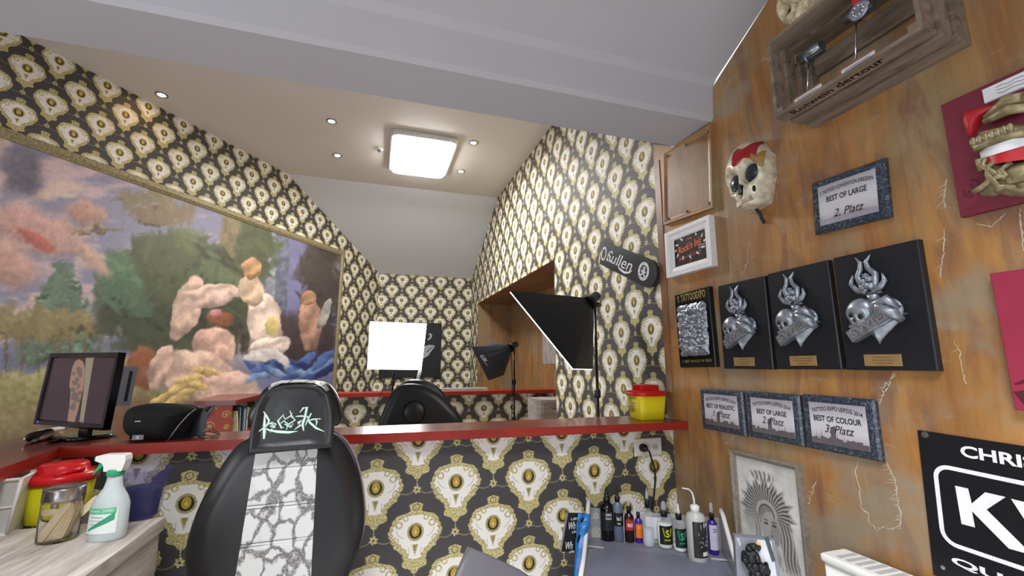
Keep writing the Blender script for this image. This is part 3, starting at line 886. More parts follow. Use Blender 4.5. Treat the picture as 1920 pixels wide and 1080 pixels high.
mb = MB(T).stroke([pq(660 + x / 4.7, 570 + y / 4.7) for x, y in ((660, 425), (680, 400), (712, 380))], .012, .032, .001)
link('print_shadow', mb, M_INK, t)

# ================================================================== THINGS ON THE RUST WALL
def plate_lines(mb, w, h, z, n=3, rnd=1):
    r = random.Random(rnd)
    for k in range(n):
        y = h * (.25 - .25 * k); L = w * r.uniform(.4, .7)
        mb.stroke([(-L / 2, y), (L / 2, y)], h * .07, z, .0004)
# --- three heart plaques
def heart_relief(T, w, h, t):
    def P(u, v, z=0): return (w * (u - .5), h * (.5 - v), z)
    z0 = .02
    a = w / .235
    # heart
    mb = MB(T)
    pts = []
    for k in range(48):
        th = 2 * math.pi * k / 48
        x = 16 * math.sin(th) ** 3; y = 13 * math.cos(th) - 5 * math.cos(2 * th) - 2 * math.cos(3 * th) - math.cos(4 * th)
        pts.append((w * (.455 - .5) + x / 16 * w * .315, h * (.5 - .575) + (y / 15) * h * .20))
    mb2 = MB(T @ Matrix.Translation((0, 0, z0))); mb2.pillow(pts, 0.001, .022 * a, 6, True, .35)
    link('heart', mb2, M_SILV, t)
    # skull on the left lobe
    mb = MB(T)
    def sk(p):
        x, y, z = p
        k = 1.0
        if y < -.1: k = 1 - .38 * min(1, (-.1 - y) / .6)
        for (ex, ey, er, dp) in ((-.32, -.12, .24, .34), (.34, -.12, .24, .34), (.02, -.48, .14, .25)):
            d2 = ((x - ex) ** 2 + (y - ey) ** 2) / er ** 2
            if z > 0: z -= dp * math.exp(-d2 * 1.2)
        return Vector((x * k, y, z))
    c = P(.31, .535, z0 + .018)
    Tk = T @ Matrix.Translation(c) @ Matrix.Rotation(math.radians(-14), 4, 'Z')
    MBk = MB(Tk); MBk.ball((0, 0, 0), (w * .165, h * .135, .024 * a), 30, 22, sk)
    for q in range(5): MBk.box((-.016 + q * .007, -h * .125, .004), (-.0105 + q * .007, -h * .10, .016))
    link('skull', MBk, M_SILV, t)
    mb = MB(Tk); mb.ball((-w * .056, -h * .014, .015), (w * .036, h * .025, .006), 10, 8).ball((w * .056, -h * .014, .015), (w * .036, h * .025, .006), 10, 8).ball((0, -h * .055, .018), (w * .016, h * .016, .005), 8, 6)
    link('eye_socket', mb, M_INK, t)
    # banner running up to the right with raised letters
    A, B = Vector(P(.17, .72)), Vector(P(.74, .525)); d = (B - A); L = d.length; ang = math.atan2(d.y, d.x)
    Tb = T @ Matrix.Translation(((A + B) / 2) + Vector((0, 0, z0 + .022 * a))) @ Matrix.Rotation(ang, 4, 'Z')
    mb = MB(Tb)
    mb.grid(lambda u_, v_: ((u_ - .5) * L * 1.06, (v_ - .5) * h * .10, .010 * math.sin(u_ * math.pi) + .002 * math.sin(v_ * math.pi)), 16, 4)
    mb.prism([(-L * .53, -h * .05, -.02), (L * .53, -h * .05, -.02), (L * .53, -h * .05, 0), (0, -h * .05, .010), (-L * .53, -h * .05, 0)], (0, .003, 0))
    mb.prism([(-L * .53, h * .047, -.02), (L * .53, h * .047, -.02), (L * .53, h * .047, 0), (0, h * .047, .010), (-L * .53, h * .047, 0)], (0, .003, 0))
    mb.tube([(-L * .53, -h * .05, 0), (0, -h * .05, .011), (L * .53, -h * .05, 0)], .002 * a, 6)
    mb.tube([(-L * .53, h * .05, 0), (0, h * .05, .011), (L * .53, h * .05, 0)], .002 * a, 6)
    link('banner', mb, M_SILV, t)
    mb = MB(Tb)
    text(mb, 'SWIEL', L * .86, h * .075, 0, 0, .010, .004, bold=.03)
    link('banner_letters', mb, pm('polished_silver', (196, 200, 208), .25, .9), t)
    # folded hand / cloth over the right lobe and the curl
    mb = MB(T)
    mb.tube([P(.52, .60, z0 + .02), P(.60, .50, z0 + .035 * a), P(.72, .56, z0 + .03 * a), P(.755, .61, z0 + .012)], [.012 * a, .017 * a, .016 * a, .010 * a], 10)
    mb.tube([P(.45, .59, z0 + .018), P(.54, .47, z0 + .03), P(.66, .44, z0 + .03), P(.75, .52, z0 + .016)], [.008 * a, .012 * a, .014 * a, .008 * a], 10)
    link('clasping_hand', mb, M_SILV, t)
    # neck and flames
    mb = MB(T); b = w * .075
    for (v0, r0) in ((0, 0),):
        mb.tube([P(.455, .445, z0), P(.455, .375, z0 + .004)], [b * .8, b * .95], 14)
        mb.tube([P(.35, .366, z0 + .006), P(.56, .366, z0 + .006)], .0045 * a, 8)
    link('neck', mb, M_SILV, t)
    mb = MB(T)
    fl0 = [([(.40, .35), (.375, .26), (.415, .17), (.385, .09), (.355, .045)], [.018, .017, .014, .009, .002]),
          ([(.50, .35), (.54, .26), (.475, .17), (.50, .09), (.535, .045)], [.018, .017, .014, .009, .002]),
          ([(.40, .35), (.31, .31), (.265, .25), (.285, .185)], [.014, .013, .010, .002]),
          ([(.51, .35), (.60, .31), (.655, .26), (.645, .20)], [.014, .013, .010, .002])]
    fl = [([(.40, .35), (.355, .29), (.32, .215), (.36, .16), (.372, .10), (.32, .045)], [.0075, .009, .0085, .0075, .006, .0015]),
          ([(.48, .35), (.515, .29), (.53, .215), (.455, .155), (.44, .10), (.50, .045)], [.0075, .009, .0085, .0075, .006, .0015]),
          ([(.40, .355), (.30, .335), (.225, .27), (.262, .19)], [.008, .0085, .007, .0015]),
          ([(.47, .355), (.56, .335), (.625, .28), (.605, .215)], [.008, .0085, .007, .0015])]
    for pth, rr in fl:
        # smooth the path
        Q = []; R = []
        for i in range(len(pth) - 1):
            for k in range(4):
                f = k / 4; Q.append(P(pth[i][0] * (1 - f) + pth[i + 1][0] * f, pth[i][1] * (1 - f) + pth[i + 1][1] * f, z0 + .010)); R.append((rr[i] * (1 - f) + rr[i + 1] * f) * a)
        Q.append(P(*pth[-1], z0 + .010)); R.append(rr[-1] * a)
        mb.tube(Q, R, 10)
    link('flame', mb, M_SILV, t)
    mb = MB(T)
    for k, (u_, v_, r_) in enumerate(((.40, .265, .010), (.47, .25, .010), (.435, .22, .008), (.38, .31, .010), (.48, .31, .012), (.43, .30, .011))):
        mb.ball(P(u_, v_, z0 + .016), r_ * a, 10, 8)
        for q in range(5): mb.ball(P(u_ + .022 * math.cos(q * 1.257), v_ + .015 * math.sin(q * 1.257), z0 + .022), r_ * a * .35, 6, 5)
    link('rose_cluster', mb, M_SILV, t)
for cr, lb, sd in ((((1353, 537), (1440, 518), (1365, 691), (1460, 692.5)), 'smallest-looking black heart plaque, farthest left of the flaming silver hearts', 1),
               (((1447, 515), (1559, 488), (1464.5, 691.5), (1590, 693)), 'middle black plaque with flaming silver heart, between its two twins', 2),
               (((1568.7, 485.7), (1730, 449.5), (1598, 693), (1770, 695.7)), 'black plaque with flaming silver heart nearest the maroon boards', 3)):
    t = thing('heart_plaque', lb, 'plaque', 'black plaques with silver flaming hearts')
    T, w, h = quadF(*cr)
    link('board', MB(T).bevel_slab(w, h, .022, .003), M_BLKB, t)
    heart_relief(T, w, h, t)
    bw, bh = w * .42, h * .095
    Tp = T @ Matrix.Translation((-w * .045, -h * .42, .022))
    link('name_plate', MB(Tp).bevel_slab(bw, bh, .002, .0005), M_BRASS, t)
    mb = MB(Tp); plate_lines(mb, bw, bh, .002, 3, sd); link('engraving', mb, pm('engraving', (110, 84, 50), .5), t)

# --- marble award plaques
def skyline(w, h, seed, kind=0):
    r = random.Random(seed); P = [(-w / 2, -h / 2)]
    x = -w / 2
    while x < w / 2 - .001:
        s = r.uniform(.03, .09) * w; q = h * r.uniform(.12, .2)
        if kind == 0 and abs(x + w * .09) < w * .045: P += [(x, -h / 2 + h * .42), (x + w * .09, -h / 2 + h * .47)]; x += w * .09; continue
        if r.random() < .25: P += [(x, -h / 2 + q), (x + s * .45, -h / 2 + q), (x + s * .5, -h / 2 + q * 1.9), (x + s * .55, -h / 2 + q), (min(x + s, w / 2), -h / 2 + q)]
        else: P += [(x, -h / 2 + q), (min(x + s, w / 2), -h / 2 + q)]
        x += s
    P.append((w / 2, -h / 2)); return P
def silverplate(name):
    if name in _mc: return _mc[name]
    m, b = newmat(name)
    sp = X.nt.nodes.new('ShaderNodeSeparateXYZ'); X.nt.links.new(coord('Generated'), sp.inputs[0])
    v = X(sp.outputs[2])
    c = mixc(X.m('MULTIPLY', (v - .55), 1.6, clamp=True), sl((196, 194, 200)), sl((128, 122, 134)))
    c = mixc(X.m('MULTIPLY', (X(.0) - v + .36) if False else (v * -1.0 + .36), 2.2, clamp=True), c, sl((146, 132, 132)))
    setin(b, 'Base Color', c); setin(b, 'Roughness', .35); _mc[name] = m
    return m
M_SP = silverplate('printed_silver_plate')
for cr, ttl, pl_, lb, sd in ((((1317, 727), (1398, 733), (1323, 803), (1403.5, 818)), 'BEST OF REALISTIC', '1. Platz', 'marble award plaque reading Best of Realistic, 1. Platz', 5),
                             (((1402, 733), (1504, 740), (1411, 817), (1514, 839)), 'BEST OF LARGE', '2. Platz', 'marble award plaque reading Tattoo Expo Leipzig Best of Large, 2. Platz', 6),
                             (((1508, 739), (1645, 748), (1521, 838), (1661, 867)), 'BEST OF COLOUR', '3. Platz', 'marble award plaque reading Best of Colour, 3. Platz', 7),
                             (((1523, 345), (1664, 299), (1538, 442), (1677, 405)), 'BEST OF LARGE', '2. Platz', 'marble award plaque reading Tattoo Convention Dresden, hung alone above the hearts', 8)):
    t = thing('award_plaque', lb, 'plaque', 'dark marble award plaques')
    T, w, h = quadF(*cr)
    link('marble_board', MB(T).bevel_slab(w, h, .018, .006), M_BM, t)
    pw_, ph = w * .78, h * .74
    Tp = T @ Matrix.Translation((0, 0, .018))
    link('print_plate', MB(Tp).bevel_slab(pw_, ph, .0015, .0004), M_SP, t)
    mb = MB(Tp).flat(skyline(pw_, ph, sd, 0 if sd < 8 else 1), .0015, .0006)
    link('skyline', mb, pm('skyline_print' + ('_pale' if sd == 8 else ''), (92, 84, 88) if sd < 8 else (150, 146, 158), .5), t)
    mb = MB(Tp)
    if sd < 8: text(mb, 'TATTOO EXPO LEIPZIG 2014', pw_ * .9, ph * .10, 0, ph * .38, .0017, .0006, bold=.01, arch=ph * .09)
    else: text(mb, '7. TATTOO CONVENTION DRESDEN', pw_ * .93, ph * .095, 0, ph * .36, .0017, .0006, bold=.01, arch=ph * .06)
    text(mb, ttl, pw_ * (.84 if sd != 6 and sd != 8 else .70), ph * .14, 0, ph * .12, .0017, .0006, bold=.02)
    link('award_lettering', mb, M_INK, t); mb = MB(Tp)
    text(mb, pl_, pw_ * .52, ph * .19, pw_ * .03, -ph * (.11 if sd < 8 else .27), .0026, .0006, shear=.35)
    link('place_lettering', mb, M_INK, t)

# --- white framed print
t = thing('framed_print', 'small white framed black print with orange Rock \'n Ink lettering', 'picture')
T, w, h = quadF((1253, 440), (1337, 405), (1261, 522), (1348, 498))
link('frame', MB(T).frame(w, h, w * .15, .03), M_FRW, t)
link('print', MB(T).bevel_slab(w * .74, h * .72, .010, .001), pm('black_print', (38, 32, 34), .3), t)
mb = MB(T); text(mb, "Rock'n Ink", w * .52, h * .16, 0, h * .07, .010, .001, bold=.02, shear=.2, rot=.10); text(mb, 'THE', w * .12, h * .05, 0, h * .22, .010, .001)
link('orange_lettering', mb, pm('orange_ink', (214, 96, 44), .5), t)
mb = MB(T); text(mb, 'Best of Crazy', w * .5, h * .10, 0, -h * .14, .010, .001, shear=.2, rot=.08); text(mb, '2', w * .05, h * .06, 0, -h * .27, .010, .001)
link('red_lettering', mb, pm('coral_ink', (206, 84, 76), .5), t)
mb = MB(T)
for k in range(12):
    a = k * .52; r1, r2 = .30, .36
    if 2 < k < 4: continue
    mb.stroke([(w * r1 * math.cos(a), h * .06 + h * .20 * math.sin(a)), (w * r2 * math.cos(a + .1), h * .06 + h * .28 * math.sin(a + .1))], [.010, .002], .0102, .001); link('white_splash', mb, M_WINK, t); mb = MB(T)
text(mb, 'TATTOO', w * .14, h * .03, w * .26, h * .0, .010, .001); text(mb, 'FESTIVAL', w * .14, h * .03, w * .26, -h * .045, .010, .001)
link('white_lettering', mb, M_WINK, t)

# --- tattoo expo plaque with silver relief
t = thing('expo_plaque', 'narrow black plaque headed 9. TATTOOEXPO with crumpled silver relief', 'plaque')
T, w, h = quadF((1272, 553), (1336, 538), (1283, 690), (1351, 687))
link('board', MB(T).bevel_slab(w, h, .024, .003), pm('black_gloss_board', (16, 18, 18), .25), t)
mb = MB(T); text(mb, '9. TATTOOEXPO', w * .82, h * .10, 0, h * .425, .024, .001, bold=.02); link('gold_title', mb, M_GOLDP, t); mb = MB(T); text(mb, "3. BEST BLACK 'N GREY", w * .84, h * .035, .004, -h * .42, .024, .001, bold=.01)
link('gold_lettering', mb, M_GOLDP, t)
r = random.Random(4)
def crump(a, b):
    x, y = (a - .5), (b - .5)
    ed = max(0, 1 - (abs(x) / .5) ** 6) * max(0, 1 - (abs(y) / .5) ** 6)
    n = mnoise.noise(Vector((x * 9, y * 12, 3))) + .6 * mnoise.noise(Vector((x * 20, y * 26, 8))) + .8 * abs(mnoise.noise(Vector((x * 5 + y * 4, y * 7, 1))))
    wob = 1 + .10 * mnoise.noise(Vector((0, y * 9, 5)))
    return (x * w * .86 * wob - w * .03, y * h * .70 - .004, .022 + max(-.004, ed * (.014 + .017 * n)))
link('silver_relief', MB(T).grid(crump, 60, 84), M_SILV, t)

# --- jewelled skull mask
def skull_fn(jaw=True):
    def f(p):
        x, y, z = p
        k = 1.0
        if y < -.05: k = 1 - .24 * min(1, (-.05 - y) / .45)
        y2 = max(y, -.84) * (1.0 if y > 0 else 1.08)
        for (ex, ey, er, ea, dp) in ((-.38, -.06, .31, .27, .8), (.38, -.06, .31, .27, .8), (0, -.42, .14, .17, .5)):
            d2 = ((x - ex) / er) ** 2 + ((y - ey) / ea) ** 2
            if z > 0: z -= dp * math.exp(-d2 ** 1.6)
        # brow, cheekbones, jaw
        if z > 0:
            z += .10 * math.exp(-((y - .14) / .08) ** 2) * math.exp(-((abs(x) - .34) / .28) ** 2)
            z += .16 * math.exp(-((y + .36) / .12) ** 2) * math.exp(-((abs(x) - .50) / .18) ** 2)
            z += .16 * math.exp(-((y + .72) / .2) ** 2) * math.exp(-(x / .5) ** 2)
        k2 = k * (1 - .10 * math.exp(-((y + .05) / .12) ** 2))
        return Vector((x * k2, y2, z))
    return f
t = thing('skull_mask', 'pale jewelled skull mask with red forehead patch hanging on rust wall', 'mask')
T = RWF(1417, 333) @ Matrix.Translation((0, 0, .015)) @ Matrix.Rotation(math.radians(7), 4, 'Z') @ Matrix.Rotation(math.radians(-3), 4, 'Y')
m_bone = pm('jewelled_bone', (204, 194, 170), .34, .15, var=.4, vs=45, bmp=.35, bs=140)
SR = (.108, .150, .088)
link('skull', MB(T).ball((0, 0, 0), SR, 56, 44, skull_fn()), m_bone, t)
mb = MB(T)
for ex in (-.34, .34): mb.ball((ex * SR[0] * 1.08, -.06 * SR[1], SR[2] * .34), (.040, .043, .026), 14, 10)
link('eye_socket', mb, pm('dark_socket', (34, 44, 52), .3), t)
q_ = skull_fn()(Vector((.60, -.50, math.sqrt(1 - .36 - .25)))); link('cheek_hole', MB(T).ball((q_.x * SR[0], q_.y * SR[1], q_.z * SR[2] - .001), (.007, .015, .006), 12, 8), M_INK, t)
mb = MB(T).prism([(-.011, -.078, .04), (.011, -.078, .04), (0, -.040, .04)], (0, 0, .036)); link('nose_hole', mb, M_INK, t)
def patch(fn, x0, x1, y0, y1, k=1.02):
    F = skull_fn()
    def G(a, b):
        x = x0 + (x1 - x0) * a; y = y0 + (y1 - y0) * b
        y += .10 * math.sin(a * 9) * (b - .5)
        z = math.sqrt(max(0.0, 1 - x * x - y * y))
        q = F(Vector((x, y, z)))
        return (q.x * SR[0] * k, q.y * SR[1] * k, q.z * SR[2] * k + .0012)
    return G
link('red_patch', MB(T).grid(patch(0, -.02, .78, .26, .66), 18, 10), pm('red_enamel', (150, 22, 34), .25), t)
link('ochre_patch', MB(T).grid(patch(0, .60, .93, -.02, .30), 12, 10), pm('ochre_enamel', (150, 118, 62), .35, var=.3, vs=60), t)
mb = MB(T)
for k in range(9): mb.box((-.034 + k * .0078, -.122, .050), (-.0275 + k * .0078, -.103, .079 - abs(k - 4) * .002))
link('teeth', mb, m_bone, t)
mb = MB(T)
F = skull_fn()
for k in range(26):
    a = -.2 + k / 25 * 2.6
    x, y = -.86 * math.cos(a * .6 - .2), .86 * math.sin(a * .6 - .0)
    y = min(y, .93 * math.sqrt(max(.01, 1 - x * x)))
    z = math.sqrt(max(.02, 1 - x * x - y * y)); q = F(Vector((x, y, z)))
    mb.ball((q.x * SR[0], q.y * SR[1], q.z * SR[2]), .0035, 6, 5)
link('studs', mb, M_CHR, t)
T2 = RWF(1428, 392)
link('hanging_strap', MB(T2).tube([(-.01, .02, .03), (0, -.02, .012), (.010, -.06, .006)], .006, 6), M_BLK, t)

# --- maroon boards
t = thing('lantern_board', 'maroon board with red and gold lantern relief, upper right', 'relief')
T, w, h = quadF((1772, 202), (1920, 128), (1806, 411), (1928, 376))
w = .30; P0 = onX(1772, 200, XR); P1 = onX(1806, 410, XR)
hh = float(P0[2] - P1[2]); T = FR(((XR), P0[1] - w / 2, (P0[2] + P1[2]) / 2), (0, -1, 0), (0, 0, 1), (-1, 0, 0))
link('board', MB(T).bevel_slab(w, hh, .02, .002), M_MAROON, t)
def bl(x, y, D=.02):
    """detail crop point -> board-local"""
    p = onX(1740 + x / 2.572, 120 + y / 2.572, XR - D); q = T.inverted() @ Vector(p); return (q.x, q.y)
M_RELG = pm('antique_bronze', (152, 140, 104), .4, .35, var=.4, vs=60, bmp=.4, bs=100)
tz = .02
mb = MB(T @ Matrix.Translation((0, 0, tz)))
mb.pillow([bl(*q) for q in ((168, 235), (200, 220), (280, 200), (380, 193), (300, 240), (262, 275), (235, 330), (210, 362), (190, 345), (170, 290))], .001, .022, 5, True, .3)
link('red_flag', mb, pm('red_paint', (176, 34, 40), .45), t)
mb = MB(T @ Matrix.Translation((0, 0, tz)))
a = bl(300, 265); b_ = bl(420, 185); c_ = bl(500, 170); mb.tube([(*a, .02), (*b_, .028), (*c_, .03)], [.006, .014, .012], 10)
a = bl(300, 285); b_ = bl(430, 230); c_ = bl(520, 220); mb.tube([(*a, .02), (*b_, .03), (*c_, .03)], [.008, .012, .01], 10)
mb.pillow([bl(*q) for q in ((235, 365), (250, 330), (440, 285), (500, 300), (520, 340), (440, 370), (255, 425), (240, 400))], .001, .03, 5, True, .5)
mb.pillow([bl(*q) for q in ((238, 410), (450, 335), (540, 330), (540, 355), (450, 372), (250, 438))], .001, .044, 3, True, .8)
for k in range(7):
    q = bl(262 + k * 30, 388 - k * 11); mb.ball((*q, .034), (.007, .014, .006), 8, 6)
mb.pillow([bl(*q) for q in ((280, 470), (300, 450), (380, 480), (470, 470), (540, 460), (560, 640), (460, 640), (400, 640), (350, 628), (320, 640), (252, 636), (250, 615), (285, 590), (275, 540))], .001, .022, 4, True, .5)
for pth in (((290, 520), (280, 470), (310, 462), (300, 500), (350, 530), (420, 560)), ((380, 462), (330, 500), (320, 540), (380, 600), (460, 600)), ((430, 480), (390, 520), (430, 580), (500, 560), (540, 520)), ((252, 622), (300, 600), (340, 560), (400, 545)), ((360, 620), (420, 600), (480, 620), (540, 600))):
    Q = [(*bl(*q), .024 + .006 * (i % 2)) for i, q in enumerate(pth)]
    mb.tube(Q, .0065, 8)
link('bronze_lantern', mb, M_RELG, t)
mb = MB(T @ Matrix.Translation((0, 0, tz)))
mb.grid(lambda a_, b_: (*[(1 - b_) * p + b_ * q for p, q in zip(bl(268 + 260 * a_, 425 - 88 * a_ + 10 * math.sin(a_ * 3.1)), bl(276 + 250 * a_, 462 - 75 * a_ + 14 * math.sin(a_ * 3.1)))], .012 + .026 * math.sin(math.pi * (a_ * .9 + .05))), 14, 4)
link('white_band', mb, M_WINK, t)
mb = MB(T @ Matrix.Translation((0, 0, tz)))
mb.grid(lambda a_, b_: (*[(1 - b_) * p + b_ * q for p, q in zip(bl(276 + 250 * a_, 462 - 75 * a_ + 14 * math.sin(a_ * 3.1)), bl(285 + 240 * a_, 500 - 40 * a_ + 6 * math.sin(a_ * 3.1)))], .011 + .025 * math.sin(math.pi * (a_ * .9 + .05))), 14, 4)
link('red_band', mb, pm('red_paint2', (188, 36, 44), .4), t)
mb = MB(T @ Matrix.Translation((0, 0, tz)))
mb.stroke([bl(*q) for q in ((170, 610), (185, 640), (215, 640), (205, 610), (190, 620))], .004, 0, .0006); mb.stroke([bl(*q) for q in ((200, 560), (240, 560), (250, 590), (225, 610), (205, 580))], .006, 0, .0006)
link('dark_scroll_print', mb, pm('dark_maroon_print', (84, 26, 42), .5), t)
t = thing('caption_card', 'white caption card with handwriting above the maroon lantern board', 'card')
p = onX(1845, 172, XR - .02); q = onX(1852, 192, XR - .02)
Tc = FR((XR - .0205, p[1] - .085, (p[2] + q[2]) / 2), (0, -1, 0), (0, 0, 1), (-1, 0, 0))
link('card', MB(Tc).bevel_slab(.17, .036, .008, .001), M_PAPER, t)
mb = MB(Tc)
for k in range(3): mb.stroke([(-.06 + i * .0105, .008 - .008 * k + .002 * math.sin(i * 2.3 + k)) for i in range(13)], .0012, .008, .0004)
link('handwriting', mb, pm('grey_ink', (90, 92, 110), .6), t)
t = thing('crimson_board', 'plain crimson board at the right edge, above the black banner', 'relief')
P0 = onX(1865, 514, XR); P1 = onX(1905, 768, XR); hh = float(P0[2] - P1[2])
T = FR((XR, P0[1] - .15, (P0[2] + P1[2]) / 2), (0, -1, 0), (0, 0, 1), (-1, 0, 0))
link('board', MB(T).bevel_slab(.30, hh, .02, .002), M_MAROON2, t)
mb = MB(T); mb.ball((-.02, .08, .02), (.075, .05, .02), 16, 10); link('red_relief', mb, pm('red_paint', (176, 34, 40), .45), t)
mb = MB(T).stroke([(-.142, -.10), (-.12, -.09), (-.10, -.105), (-.12, -.12), (-.14, -.13)], [.004, .01, .012, .02, .03], .02, .0006); link('dark_scroll_print', mb, pm('dark_maroon_print', (84, 26, 42), .5), t)

# --- crate on the wall
t = thing('wooden_crate', 'old slatted wooden crate hung open-side out, top right of the rust wall', 'crate')
y0, y1, z0, z1, xf = .606, 1.024, 2.297, 2.575, XR - .185
def bx(a, b, nm='slat'): link(nm, MB().box(a, b), M_CRATE, t)
th = .011
for (xa, xb) in ((xf, xf + .052), (xf + .068, xf + .122), (xf + .136, XR)): bx((xa, y0, z0), (xb, y1, z0 + th), 'bottom_slat')
for (xa, xb) in ((xf, xf + .085), (xf + .10, XR)): bx((xa, y0, z1 - th), (xb, y1, z1), 'top_slat')
for ya in (y0, y1 - th):
    for (xa, xb) in ((xf + .004, xf + .045), (xf + .066, xf + .110), (xf + .130, XR - .004)): bx((xa, ya, z0 + th), (xb, ya + th, z1 - th), 'end_slat')
for yy in (y0 + th, y1 - th - .02):
    bx((XR - .03, yy, z0 + th), (XR - .005, yy + .02, z1 - th), 'corner_post')
    bx((xf + .004, yy, z0 + th), (xf + .028, yy + .02, z0 + th + .02), 'corner_batten')
for k in range(2): bx((XR - .012, y0 + th, z0 + .05 + .12 * k), (XR - .003, y1 - th, z0 + .12 + .12 * k), 'back_slat')
mb = MB(FR((xf + .026, (y0 + y1) / 2 + .03, z0), (0, -1, 0), (-1, 0, 0), (0, 0, -1)))
text(mb, 'Rotwein dertour', .27, .028, 0, 0, 0, .0006, bold=.02)
link('stencil_lettering', mb, M_INK, t)
mb = MB(); mb.tube([(XR - .001, 1.045, 2.56), (XR - .03, 1.075, 2.55)], [.008, .001], 6); tag(link('wall_hook', mb, M_BLK), 'small dark pointed hook on the wall at the upper left of the crate', 'hook')
def trophy(y, label, tall, medal):
    t = thing('trophy', label, 'trophy', 'trophies standing in the crate')
    zb = z0 + th; x = xf + .055
    Tt = FR((x, y, zb), (0, -1, 0), (0, 0, 1), (-1, 0, 0))
    mb = MB(Tt).prism([(-.062, 0, -.03), (.062, 0, -.03), (.062, .012, -.03), (.045, .032, -.03), (-.045, .032, -.03), (-.062, .012, -.03)], (0, 0, .06))
    link('wood_base', mb, pm('light_wood', (152, 104, 74), .5, var=.2, vs=40), t)
    mb = MB(Tt).prism([(-.040, .006, .0302), (.050, .006, .0302), (.050, .026, .0302), (-.040, .026, .0302)], (0, 0, .001)); link('label', mb, M_PAPER, t)
    mb = MB(Tt); mb.stroke([(-.03, .019), (.035, .019)], .0015, .0312, .0004); mb.stroke([(-.03, .013), (.02, .013)], .0015, .0312, .0004); link('label_text', mb, M_INK, t)
    link('rod', MB(Tt).tube([(-.022, .03, 0), (-.002, .03 + tall, -.004)], .0028, 8), M_CHR, t)
    mb = MB(Tt)
    hy = .03 + tall
    mb.tube([(-.03, hy + .012, 0), (.045, hy + .012, 0)], [.017, .017], 16); mb.tube([(-.004, hy, 0), (.004, hy, 0)], .021, 16)
    mb.box((-.002, hy - .012, -.01), (.05, hy - .008, .01)).tube([(.02, hy - .012, 0), (.03, hy + .03, 0)], .006, 8)
    link('machine_head', mb, pm('dark_steel', (128, 132, 138), .25, .8), t)
    return t
trophy(.925, 'trophy with steel head on a rod at the left end of the crate', .125, 0)
trophy(.775, 'trophy on a wood base in the middle of the crate, behind the medal', .150, 1)
t = thing('medal', 'round silver medal on red ribbon hanging in front of the crate', 'medal')
p = Vector(onX(1610, 20, xf - .01))
Tm = FR(p, (0, -1, 0), (0, 0, 1), (-1, 0, 0))
link('disc', MB(Tm).lathe([(.024, -.002), (.025, 0), (.024, .002), (.021, .003), (.001, .0035)], (0, 0, 0), 28), M_SILV, t)
mb = MB(Tm)
for k in range(9): mb.ball((.014 * math.cos(k * .7), .014 * math.sin(k * .7), .003), .004, 6, 5)
link('relief', mb, M_CHR, t)
link('ribbon', MB(Tm).prism([(-.012, .023, 0), (.012, .023, 0), (.014, .115, 0), (-.014, .115, 0)], (0, 0, .001)), pm('red_paint', (176, 34, 40), .45), t)
def skull_small(name, label, pos, rot, mat_, sc):
    t = thing(name, label, 'skull')
    Ts = FR(pos, (0, -1, 0), (0, 0, 1), (-1, 0, 0)) @ rot
    q = (.075 * sc, .10 * sc, .085 * sc)
    link('cranium', MB(Ts).ball((0, 0, 0), q, 36, 28, skull_fn()), mat_, t)
    mb = MB(Ts)
    for ex in (-.34, .34): mb.ball((ex * q[0], -.08 * q[1], q[2] * .22), (.024 * sc, .025 * sc, .020 * sc), 12, 8)
    link('eye_socket', mb, M_INK, t)
    mb = MB(Ts)
    for k in range(7): mb.box(((-.024 + k * .0068) * sc, -.086 * sc, .035 * sc), ((-.0185 + k * .0068) * sc, -.068 * sc, .066 * sc))
    link('teeth', mb, mat_, t)
p = Vector(onX(1487, -4, xf + .04)); 
skull_small('gilded_skull', 'gilded white skull on top of the crate at its left end', (xf + .075, float(p[1]) - .01, z1 + .088), Matrix.Rotation(math.radians(12), 4, 'Z'), pm('gilded_bone', (206, 192, 158), .3, .2, var=.4, vs=70, bmp=.3, bs=80), 1.0)
p = Vector(onX(1575, -12, xf - .02))
skull_small('white_mask', 'small white bone mask beside the silver medal at the crate top', (xf + .06, float(p[1]) - .02, z1 + .08), Matrix.Rotation(math.radians(-10), 4, 'Z'), pm('white_bone', (226, 220, 216), .4, var=.1), .9)

# --- drawn portrait, leaning picture
t = thing('portrait_drawing', 'framed pencil drawing of a woman in a feather headdress, low on the rust wall', 'picture')
P0 = Vector(onX(1375, 841, XR)); P1 = Vector(onX(1506, 873, XR)); Pb = Vector(onX(1393, 1010, XR))
w = (P0 - P1).length; h = w * 1.42
Tq = FR((XR, (P0.y + P1.y) / 2, P0.z - h / 2), (0, -1, 0), (0, 0, 1), (-1, 0, 0))
link('frame', MB(Tq).frame(w, h, .022, .026), pm('pewter_frame', (150, 140, 128), .35, .3, var=.25, vs=60), t)
gw, gh = w - .04, h - .04
nx, ny = 190, 260
U, Vv = np.meshgrid(np.linspace(-.5, .5, nx), np.linspace(-.5, .5, ny), indexing='ij')
A = U * 100; B = Vv * 142
g = 206 + 26 * (fbm(A / 22 + 9, B / 22, 301, 4) - .5) * 2 * 1.0
def shade(m, val, a=1.0):
    global g
    g = g + np.clip(m, 0, 1) * a * (val - g)
def ell(cx, cy, rx, ry, s=.25): return 1 - sm(np.sqrt(((A - cx) / rx) ** 2 + ((B - cy) / ry) ** 2), 1 - s, 1)
ang = np.arctan2(B - 5, A + 3); rad = np.hypot(A + 3, B - 5)
fe = .5 + .5 * np.sin(ang * 44 + 2.0 * np.sin(rad / 6) + 4 * (fbm(A / 9, B / 9, 311, 3)))
head = (sm(rad, 44 + 5 * np.sin(ang * 17) + 3 * np.sin(ang * 31), 34)) * sm(B, -12, 8)
shade(head, 112, .95); shade(head * sm(fe, .55, .8), 186, .75); shade(head * sm(fe, .3, .1) , 62, .75)
